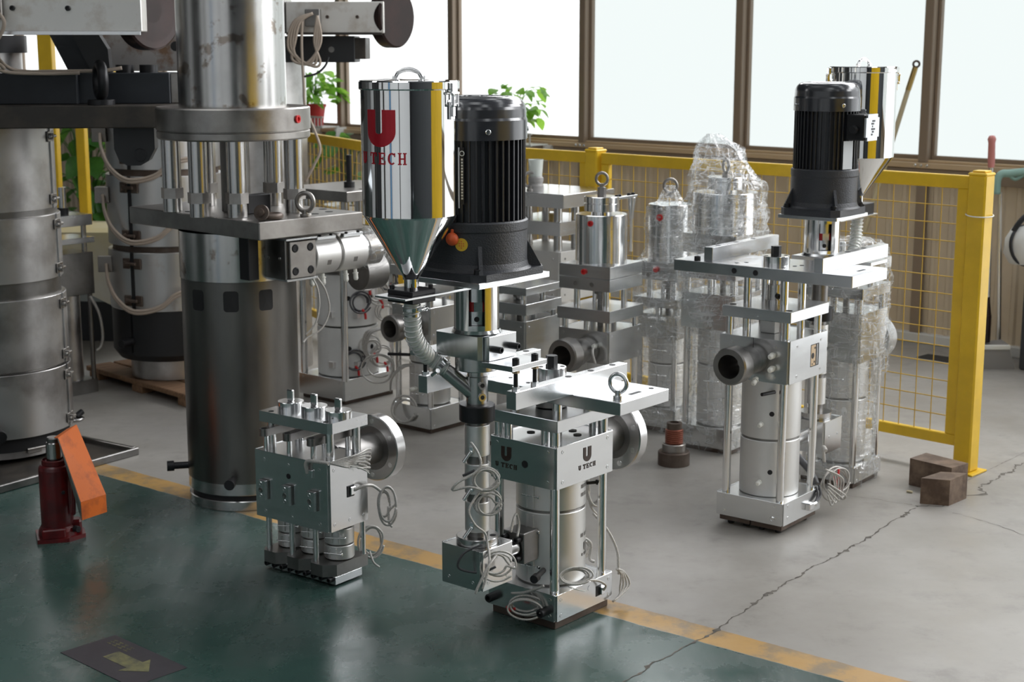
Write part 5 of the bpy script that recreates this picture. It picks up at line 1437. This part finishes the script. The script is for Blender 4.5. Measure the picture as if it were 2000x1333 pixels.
KM = thing('column_machine', 'grey steel column carrying a stained head box and brown pipe end, behind the column press', 'machine', (-1.225, 7.70, 0), rz=-.02)
K = KM
Lathe('column', 'skin', K, [(.205, 0), (.205, 1.53)], 64)
Box('black_beam', 'black', K, .05, .49, -.32, -.1, 1.525, 1.648, b=.003); Box('beam_end', 'rustplate', K, .47, .54, -.31, -.11, 1.54, 1.64, b=.002)
hole(K, (.38, -.322, 1.585), (0, -1, 0), .014, m='darksteel')
hb = Box('head_box', 'headsheet', K, .175, .635, -.36, -.15, 1.66, 1.805, b=.003); Box('head_end', 'oldplate', K, .13, .17, -.35, -.15, 1.66, 1.88, b=.002)
Box('head_edge', 'rustplate', K, .175, .625, -.37, -.36, 1.652, 1.664, b=.001)
for x in (.26, .37, .51): cap_bolt(hb, (x, -.36, 1.735), (0, -1, 0), .008, .010, m='brown')
Box('junction_clamp', 'darksteel', hb, .27, .34, -.40, -.36, 1.69, 1.77, b=.003)
b = MB(); b.lathe([(0, 0), (.137, 0), (.143, .006), (.143, .06), (.135, .068), (0, .068)], 56, frame((.63, -.22, 1.735), (.85, -.5, 0))); b.build('pipe_end', 'maroon', K)
for k in range(4):
    wire(K, [(.31, -.41, 1.75), (.25 - .01 * k, -.42, 1.71), (.225 - .01 * k, -.42, 1.62 - .012 * k), (.21 + .03 * k, -.42, 1.54 - .01 * k), (.28 + .02 * k, -.42, 1.525), (.345 - .01 * k, -.42, 1.62), (.33, -.41, 1.74)], .0065, 'cabletan')
wire(K, [(.26, -.41, 1.72), (.255, -.42, 1.60), (.26, -.42, 1.43), (.265, -.42, 1.32), (.31, -.42, 1.20), (.33, -.42, 1.12), (.30, -.42, 1.05), (.255, -.42, .97)], .0065, 'cabletan')
wire(K, [(.26, -.42, 1.46), (.32, -.41, 1.475), (.36, -.40, 1.51), (.375, -.39, 1.55)], .0055, 'black')

# slim dark unit beside the huge cylinder
S_ = thing('slim_valve_unit', 'slim dark valve unit with clamped heater tube, between the two huge barrels', 'machine', (-2.065, 7.05, 0), 40)
Box('base_block', 'darksteel', S_, -.09, .09, -.075, .075, .0, .065)
Lathe('heater_tube', 'skin', S_, [(.055, .06), (.055, .47)], 32)
for y in (-.03, .0):
    b = MB(); b.cyl((-.062, y, .1), (-.062, y, .46), .007, 10); b.build('clamp_rod', 'darksteel', S_)
for sx in (-1, 1):
    for sy in (-1, 1): rod(S_, sx * .078, sy * .062, .06, .48, .011, 'darksteel')
h = Box('upper_housing', 'darksteel', S_, -.095, .095, -.08, .08, .47, .665, b=.002)
for y in (-.05, .05):
    for z in (.49, .64): cap_bolt(h, (-.095, y, z), (-1, 0, 0), .011, .006)
Box('connector', 'bolt', h, -.14, -.095, -.06, -.0, .48, .56, b=.003)
Box('plate', 'plate', S_, -.1, .1, -.09, .09, .71, .735); Box('plate', 'plate', S_, -.085, .1, -.08, .08, .79, .84)
for sx in (-.07, .07): rod(S_, sx, -.05, .66, .80, .012, 'turned', 'column')
Lathe('pin', 'chrome', S_, [(.018, .84), (.018, .965), (0, .965)], 24); Lathe('pin_collar', 'bolt', S_, [(.025, .84), (.025, .87), (.018, .87)], 24)
wire(S_, [(.06, -.09, .46), (.09, -.11, .38), (.105, -.11, .28), (.10, -.1, .22), (.08, -.09, .2)], .007)

CT = thing('cream_trolley', 'cream sheet-metal hopper body with sloping underside and yellow uprights, far left', 'machine', (-2.2, 8.3, 0), rz=-.15)
b = MB(); b.prism([(-.45, .66), (.32, .67), (.36, .27), (.30, .26), (-.45, .60)], -.02, .5, Matrix.Rotation(pi / 2, 4, 'X')); b.build('body', 'cream', CT)
b = MB(); b.prism([(-.5, .56), (.38, .22), (.38, .26), (-.5, .62)], -.06, -.01, Matrix.Rotation(pi / 2, 4, 'X')); b.build('chute_edge', 'cream', CT)
Box('plinth', 'black', CT, -.4, .5, .02, .5, 0, .22)
for x, w in ((-.30, .04), (-.125, .025), (.06, .02)): Box('upright', 'yellow', CT, x - w, x + w, .0, .05, .66, 1.75, b=.003)

# ================================================================ yellow guard fence
FA = radians(90 + 46)                       # along the fence, leftwards and away
FD = Vector((cos(FA), sin(FA), 0))
FP = Vector((1.735, 5.685, 0))
def fence_post(p, label, ang):
    R = thing('fence_post', label, 'fence post', p, rz=ang, group='yellow guard fence')
    b = MB(); b.box(-.036, .036, -.036, .036, .006, 1.135, .006); b.build('post', 'yellow', R)
    b = MB(); b.box(-.038, .038, -.038, .038, 1.13, 1.143, .005); b.box(-.026, .026, -.026, .026, 1.143, 1.15, .004); b.build('post_cap', 'yellow', R)
    Box('base_plate', 'yellow', R, -.06, .06, -.06, .06, 0, .007)
    return R
def fence_panel(p, L, ang, label, z0=.095, z1=1.128, nw=None):
    R = thing('mesh_fence', label, 'fence', p, rz=ang, group='yellow guard fence')
    t = .014; w = .05
    Box('frame_rail', 'yellow', R, 0, L, -t, t, z1 - w, z1, b=.003); Box('frame_rail', 'yellow', R, 0, L, -t, t, z0, z0 + .042, b=.003)
    Box('frame_stile', 'yellow', R, 0, w * .9, -t, t, z0 + .042, z1 - w, b=.003); Box('frame_stile', 'yellow', R, L - w * .9, L, -t, t, z0 + .042, z1 - w, b=.003)
    h = z1 - w - z0 - .042; l = L - 1.8 * w
    n = int(l / .066); m = int(h / .066)
    vw = shared(('vwire', round(h, 3)), lambda: MB().cyl((0, 0, 0), (0, 0, h + .01), .0022, 6, 0), 'wire')
    hw = shared(('hwire', round(l, 3)), lambda: MB().cyl((0, 0, 0), (l + .01, 0, 0), .0022, 6, 0), 'wire')
    for k in range(1, n): link('mesh_wire', vw, R, Matrix.Translation((.9 * w + l * k / n, .002, z0 + .038)))
    for k in range(1, m): link('mesh_wire', hw, R, Matrix.Translation((.9 * w - .005, -.002, z0 + .042 + h * k / m)))
    for z in (.32, .80): cap_bolt(R, (.02, -t, z), (0, -1, 0), .009, .006, m='zinc')
    return R
fence_post(FP, 'yellow fence post at the open right end, behind the timber blocks', FA)
tie = MB().tube([FP + Vector((.05 * cos(t), .05 * sin(t), .985 + .004 * sin(t))) for t in [k * .3927 for k in range(16)]], .0025, 6, closed=True).build('cable_tie', 'whitepl')
tag(tie, 'white cable tie looped round the end fence post', 'cable tie')
fence_panel(FP + FD * .042, 1.80, FA, 'yellow mesh panel between the end post and the middle post')
fence_post(FP + FD * 1.885, 'yellow fence post in the middle of the mesh fence', FA)
fence_panel(FP + FD * 1.927, 1.30, FA, 'yellow mesh panel behind the black motor, left of the middle post')
fence_panel(Vector((-.715, 7.74, 0)), 1.5, radians(90 + 26), 'yellow mesh panel between the steel column and the lettered hopper')

# ================================================================ small things on the floor
def bottle_jack():
    R = thing('bottle_jack', 'red hydraulic bottle jack with bare steel ram on the green floor', 'jack', (-1.505, 4.885, 0), rz=.35)
    b = MB(); b.prism([(-.07, -.062), (.03, -.072), (.085, -.035), (.085, .03), (.06, .06), (-.07, .06)], 0, .014); b.build('foot', 'redpaint', R)
    b = MB(); b.lathe([(.064, .012), (.062, .03), (.056, .04), (.054, .045)], 40); b.box(-.055, .02, -.066, -.04, .012, .045, .004); b.box(.03, .075, -.03, .02, .012, .06, .008); b.build('base_casting', 'redpaint', R)
    b = MB(); b.lathe([(.0525, .04), (.0525, .235), (.050, .245), (.044, .25), (.034, .252), (.034, .262), (.025, .264)], 44); b.build('body', 'redpaint', R)
    b = MB(); b.tube(smooth_pts([(.045, -.035, .215), (.052, -.042, .20), (.052, -.042, .10), (.048, -.038, .085)], 5), .006, 8); b.build('pump_rib', 'redpaint', R)
    Lathe('collar_ring', 'redpaint', R, [(.037, .25), (.041, .252), (.041, .266), (.037, .268)], 36)
    b = MB(); b.lathe([(.0245, .25), (.0245, .322), (.022, .325), (0, .325)], 32); b.build('ram', 'turned', R)
    b = MB(); b.lathe([(.019, .325), (.021, .328), (.022, .338), (.019, .342), (0, .342)], 24); b.build('saddle', 'darksteel', R)
    b = MB(); b.cyl((.02, -.05, .165), (.02, -.056, .165), .006, 10); b.build('filler_plug', 'bolt', R)
    b = MB(); b.cyl((.05, -.04, .035), (.062, -.055, .035), .011, 14); b.build('release_valve', 'bolt', R)
    return R
bottle_jack()
# folded orange sheet hung over the jack
A_, B_, C_, D_ = Vector((-1.470, 4.825, .352)), Vector((-1.401, 4.80, .144)), Vector((-1.342, 4.885, .146)), Vector((-1.437, 4.925, .372))
t_ = Vector((.001, .0, -.060)); lx = Vector((-.03, 0, -.012))
A2_ = A_ + Vector((-.018, .02, -.004)); D2_ = D_ + Vector((-.028, -.008, -.012))
def slab(b, q, th=.0018):
    n = (q[1] - q[0]).cross(q[2] - q[0]).normalized() * th
    vs = list(q) + [p + n for p in q]; k = len(q)
    b.add(vs, [tuple(range(k - 1, -1, -1)), tuple(range(k, 2 * k))] + [(i, (i + 1) % k, k + (i + 1) % k, k + i) for i in range(k)])
cv = thing('sheet_cover', 'folded orange sheet-metal cover leaning against the red jack', 'cover', (-1.40, 4.84, 0))
off = Vector((-1.40, 4.84, 0))
for nm, q, mm in (('long_face', [A_, B_, C_, D_], 'orange'), ('end_face', [B_, B_ + t_, C_ + t_, C_], 'orange'), ('side_face', [A_, A_ + Vector((.004, .01, -.02)), B_ + t_, B_], 'oldplate'),
                  ('top_face', [D_, D2_, A2_, A_], 'orange'), ('back_face', [C_, C_ + t_, D_ + Vector((.0, .0, -.055)), D_], 'orange')):
    b = MB(); slab(b, [p - off for p in q]); b.build(nm, mm, cv)

TD1 = Vector((sin(radians(34.5)), cos(radians(34.5)), 0))
tr = thing('steel_tray', 'low rimmed steel tray under the huge left cylinder', 'tray', (-1.488, 5.93, 0), 34.5)
Box('tray_floor', 'rustplate', tr, -1.3, 0, 0, 1.0, .0, .012, b=.001)
for x0, x1, y0, y1 in ((-1.3, 0, -.004, .014), (-1.3, 0, .986, 1.0), (-.018, 0, .014, .986)): Box('tray_rim', 'darksteel', tr, x0, x1, y0, y1, 0, .03, b=.003)

pl = thing('wooden_pallet', 'flat wooden pallet under the heat-stained barrel', 'pallet', (-1.455, 6.73, 0), 46)
for k in range(4): Box('plank', 'wood', pl, .0 + k * .15, .135 + k * .15, -.02, .92, .034, .058, b=.003)
for y in (0, .4, .8): Box('bearer', 'wood', pl, .0, .585, y, y + .09, 0, .034, b=.003)

rg = thing('shackle_ring', 'small steel ring with pin lying on the floor behind the jack', 'ring', (-1.90, 6.50, 0))
b = MB(); b.torus((0, 0, .007), (0, 0, 1), .032, .0068, 24, 8); b.build('ring', 'turned', rg)
b = MB(); b.cyl((-.002, .02, .012), (.02, .045, .03), .013, 12); b.build('pin', 'bolt', rg)

cp = thing('threaded_coupling', 'brown stepped pipe coupling with red thread standing on the floor before the wrapped machines', 'coupling', (.63, 5.79, 0))
Lathe('base_ring', 'brown', cp, [(0, 0), (.062, 0), (.062, .05), (.058, .054), (.03, .054)], 36)
Lathe('middle_ring', 'oldplate', cp, [(.04, .052), (.046, .054), (.046, .082), (.042, .085), (.03, .085)], 32)
Lathe('thread', 'copper', cp, [(.034, .083)] + [(.034 + (.0016 if k % 2 else 0), .086 + k * .004) for k in range(14)] + [(.03, .142)], 32)
Lathe('tip', 'brown', cp, [(.03, .14), (.03, .166), (.018, .168), (.018, .15), (0, .15)], 28)

bkA = MB(); bkA.prism([(1.473, 5.50), (1.553, 5.578), (1.668, 5.43), (1.590, 5.366)], 0, .102); bkA = bkA.build('timber_block', 'block')
tag(bkA, 'longer brown timber block lying against the end fence post', 'timber block', 'timber blocks by the fence post')
bkB = MB(); bkB.prism([(1.452, 5.262), (1.547, 5.232), (1.636, 5.325), (1.545, 5.345)], 0, .094); bkB = bkB.build('timber_block', 'block')
tag(bkB, 'shorter wedge-shaped brown timber block nearest the camera', 'timber block', 'timber blocks by the fence post')
bt = thing('cigarette_butt', 'tiny orange cigarette butt on the concrete before the timber block', 'butt', (1.44, 5.40, .005))
b = MB(); b.cyl((0, 0, 0), (.018, -.012, 0), .0045, 10); b.build('filter', 'bamboo', bt)
sg = thing('floor_arrow_sign', 'dark floor marking with a worn yellow arrow on the green paint', 'floor sign', (-1.212, 3.891, .0), rz=math.atan2(3.787 - 4.015, -.85 + 1.098))
M['signdark'] = mat('sign_dark', (.05, .045, .052), .5, 0, var=.2, vscale=20)
M['signyel'] = mat('sign_yellow', (.20, .19, .085), .6, 0, col2=(.09, .085, .06), vscale=22, vlo=.35, vhi=.6)
b = MB(); b.box(0, .335, .0, .17, .0003, .0012, 0); b.build('sign_sheet', 'signdark', sg)
ar = MB(); ar.prism([(.11, .06), (.22, .06), (.22, .035), (.285, .085), (.22, .135), (.22, .11), (.11, .11)], .0013, .0018); ar.build('arrow', 'signyel', sg)
for k in range(4):
    x = .03 + k * .026
    for (dx, dy, w, h) in ((0, 0, .018, .003), (.007, -.012, .003, .026), (0, -.012, .018, .003), (0, .012, .016, .003)):
        q = MB(); q.box(x + dx, x + dx + w, .135 + dy, .135 + dy + h, .0013, .0017, 0); q.build('character_stroke', 'signyel', sg)

# ================================================================ tools by the wall
bs = thing('broom_stick', 'long pale broom stick leaning on the window wall behind the right hopper', 'broom stick', (1.77, 8.35, 0))
b = MB(); b.cyl((0, 0, .02), (.34, -.06, 1.37), .0145, 14, r2=.0135); b.build('stick', 'bamboo', bs)
b = MB(); b.cyl((.34, -.06, 1.37), (.372, -.066, 1.49), .015, 14); b.build('grip', 'brass', bs)
b = MB(); b.torus((.376, -.067, 1.507), (.2, 1, 0), .016, .006, 16, 8); b.build('hanging_eye', 'brown', bs)
gb = thing('litter_grabber', 'litter picker with pale green pistol handle at the right edge', 'litter picker', (2.50, 7.83, 0))
b = MB(); b.cyl((.03, 0, .05), (-.012, 0, .87), .011, 12); b.build('shaft', 'chrome', gb)
b = MB(); b.tube(smooth_pts([(-.03, 0, .86), (-.03, 0, .93), (-.01, 0, .962), (.03, 0, .965), (.12, 0, .975)], 5), .020, 10); b.build('handle', 'teal', gb)
b = MB(); b.tube(smooth_pts([(.03, 0, .955), (.06, 0, .935), (.10, 0, .955)], 5), .009, 8); b.build('trigger', 'teal', gb)
b = MB(); b.box(.01, .05, -.012, .012, .0, .08, .004); b.build('claw', 'chrome', gb)
dp = thing('long_dustpan', 'upright dustpan with pink-gripped metal handle beside the fence end', 'dustpan', (2.385, 7.64, 0))
b = MB(); b.cyl((.02, 0, .12), (-.01, 0, 1.02), .012, 12); b.build('handle_tube', 'zinc', dp)
b = MB(); b.lathe([(.016, 0), (.018, .04), (.017, .12), (.021, .14), (.014, .155), (0, .158)], 16, frame((-.01, 0, 1.01), (-.03, 0, 1)), smooth=True); b.build('grip', 'pink', dp)
b = MB(); b.prism([(-.13, 0), (.15, 0), (.11, .13), (-.09, .11)], -.06, .06, Matrix.Rotation(pi / 2, 4, 'X')); b.build('pan', 'greyplastic', dp)
b = MB(); b.box(-.10, .12, -.07, -.055, .10, .125, .004); b.build('pan_lip', 'whitepl', dp)
b = MB(); b.cyl((.0, -.01, .13), (.0, -.01, .27), .032, 16); b.cyl((.0, -.01, .27), (0, -.01, .36), .03, 16, r2=.018); b.build('hand_brush', 'maroon', dp)
db = thing('equipment_case', 'dark grey case on the floor at the right edge', 'case', (2.745, 7.58, 0), rz=WA)
Box('case_body', 'darkbox', db, -.13, .3, -.15, .15, 0, .52, b=.008); Box('case_lid', 'darkbox', db, -.135, .305, -.155, .155, .524, .545, b=.006)
Box('case_latch', 'oldplate', db, -.06, -.02, -.162, -.15, .49, .54, b=.002)
mk = thing('tool_bag', 'white rimmed pouch hanging over the dark case at the right edge', 'bag', (2.50, 7.44, .548))
b = MB(); b.lathe([(0, 0), (.07, .01), (.10, .06), (.095, .13), (.06, .19), (0, .2)], 20, smooth=True); b.build('pouch', 'white', mk)
b = MB(); b.torus((-.005, -.02, .1), (.5, -1, .2), .095, .008, 28, 8); b.build('rim', 'bolt', mk)
b = MB(); b.tube(smooth_pts([(-.07, -.03, .17), (-.03, -.03, .23), (.06, -.02, .30), (.12, 0, .33)], 5), .014, 8); b.build('strap', 'bolt', mk)
dc = Box('drain_cover', 'hole', None, -.09, .09, -.06, .06, 0, .004, b=.001); dc.location = (2.22, 7.85, 0); dc.rotation_euler = (0, 0, WA)
tag(dc, 'small dark drain cover in the concrete near the window wall', 'drain cover')

# ================================================================ plants
def leafmesh(m, curve=.3):
    n = 6; vs = []; fs = []
    for i in range(n + 1):
        t = i / n; w = sin(pi * min(1, t * .96 + .04)) ** .8 * (1 - .35 * t) * .42
        z = -curve * t * t
        vs += [(t, -w, z + w * .18), (t, 0, z), (t, w, z + w * .18)]
    for i in range(n):
        a = 3 * i
        fs += [(a, a + 3, a + 4, a + 1), (a + 1, a + 4, a + 5, a + 2)]
    b = MB(); b.add(vs, fs, True); return b
def leaves(R, c, n, spread, size, m, seed, zr=(.0, 1.0), droop=.5, r0=.02):
    rnd = random.Random(seed)
    me = shared(('leaf', m), lambda: leafmesh(m), m)
    for k in range(n):
        a = rnd.uniform(0, 2 * pi); rr = spread * sqrt(rnd.random()) ; z = rnd.uniform(*zr)
        p = Vector((c[0] + rr * cos(a), c[1] + rr * sin(a), c[2] + z))
        s = size * rnd.uniform(.7, 1.25)
        q = Matrix.Translation(p) @ Matrix.Rotation(a + rnd.uniform(-.7, .7), 4, 'Z') @ Matrix.Rotation(rnd.uniform(-droop, droop * 1.6), 4, 'Y') @ Matrix.Rotation(rnd.uniform(-.7, .7), 4, 'X') @ Matrix.Scale(s, 4)
        link('leaf', me, R, q)
        if k % 2 == 0:
            b = MB(); b.tube(smooth_pts([(c[0], c[1], c[2]), (c[0] + (p.x - c[0]) * .35, c[1] + (p.y - c[1]) * .35, c[2] + z * .8 + .01), tuple(p)], 4), .0028, 5); b.build('stem', m, R)
def potplant(label, loc, pr, ph, n, spread, size, m, seed, zr, potm='pot', tray=False):
    R = thing('potted_plant', label, 'plant', loc)
    Lathe('pot', potm, R, [(0, 0), (pr * .75, 0), (pr, ph * .86), (pr * 1.08, ph * .87), (pr * 1.08, ph), (pr * .95, ph), (pr * .9, ph * .9)], 24)
    Lathe('soil', 'soil', R, [(pr * .93, ph * .9), (0, ph * .9)], 20)
    leaves(R, (0, 0, ph), n, spread, size, m, seed, zr)
    return R
def sill_rack(label, loc):
    R = thing('plant_rack', label, 'plant rack', loc, rz=WA)
    for y in (-.075, .075): Box('rail', 'white', R, -.17, .17, y - .006, y + .006, .0, .012, b=.002)
    for y in (-.075,): Box('rail', 'white', R, -.17, .17, y - .006, y + .006, .075, .087, b=.002)
    for k in range(9): Box('slat', 'white', R, -.17 + k * .04, -.155 + k * .04, -.075, .075, .003, .009, b=.001)
    for k in range(9):
        b = MB(); b.box(-.17 + k * .04, -.16 + k * .04, -.081, -.075, .0, .08, .001); b.build('picket', 'white', R)
    for x in (-.14, .14): Box('bracket', 'white', R, x - .006, x + .006, .07, .20, -.10, .0, b=.001)
def wl(s, t, z): return tuple(RW @ Vector((s, -t, z)))
sill_rack('white plant rack on the sill beside the steel column', wl(-5.18, .20, 1.0))
potplant('leafy green plant in a red pot on the rack right of the steel column', wl(-5.20, .20, 1.013), .085, .16, 80, .19, .10, 'leaf', 5, (.0, .24))
sill_rack('white plant rack on the sill behind the black motor', wl(-3.03, .20, .96))
potplant('leafy green plant in a red pot just above the black motor', wl(-3.06, .20, .973), .06, .17, 56, .17, .095, 'leaf', 8, (-.02, .2))
potplant('big dark leafy plant at far left behind the yellow uprights', (-2.58, 9.35, 0), .17, .28, 120, .26, .17, 'leafdk', 12, (.1, 1.15), 'white')
potplant('pale leafy plant in a white tub behind the mesh, left of the hopper', (-.98, 9.4, .45), .16, .2, 16, .20, .11, 'leafdk', 15, (.05, .45), 'white')
st = thing('tub_stand', 'grey stand under the white plant tub behind the mesh', 'stand', (-.98, 9.4, 0))
for sx in (-.12, .12):
    for sy in (-.12, .12): Box('leg', 'greyplastic', st, sx - .012, sx + .012, sy - .012, sy + .012, 0, .43, b=.002)
Box('stand_top', 'greyplastic', st, -.16, .16, -.16, .16, .43, .45, b=.003)
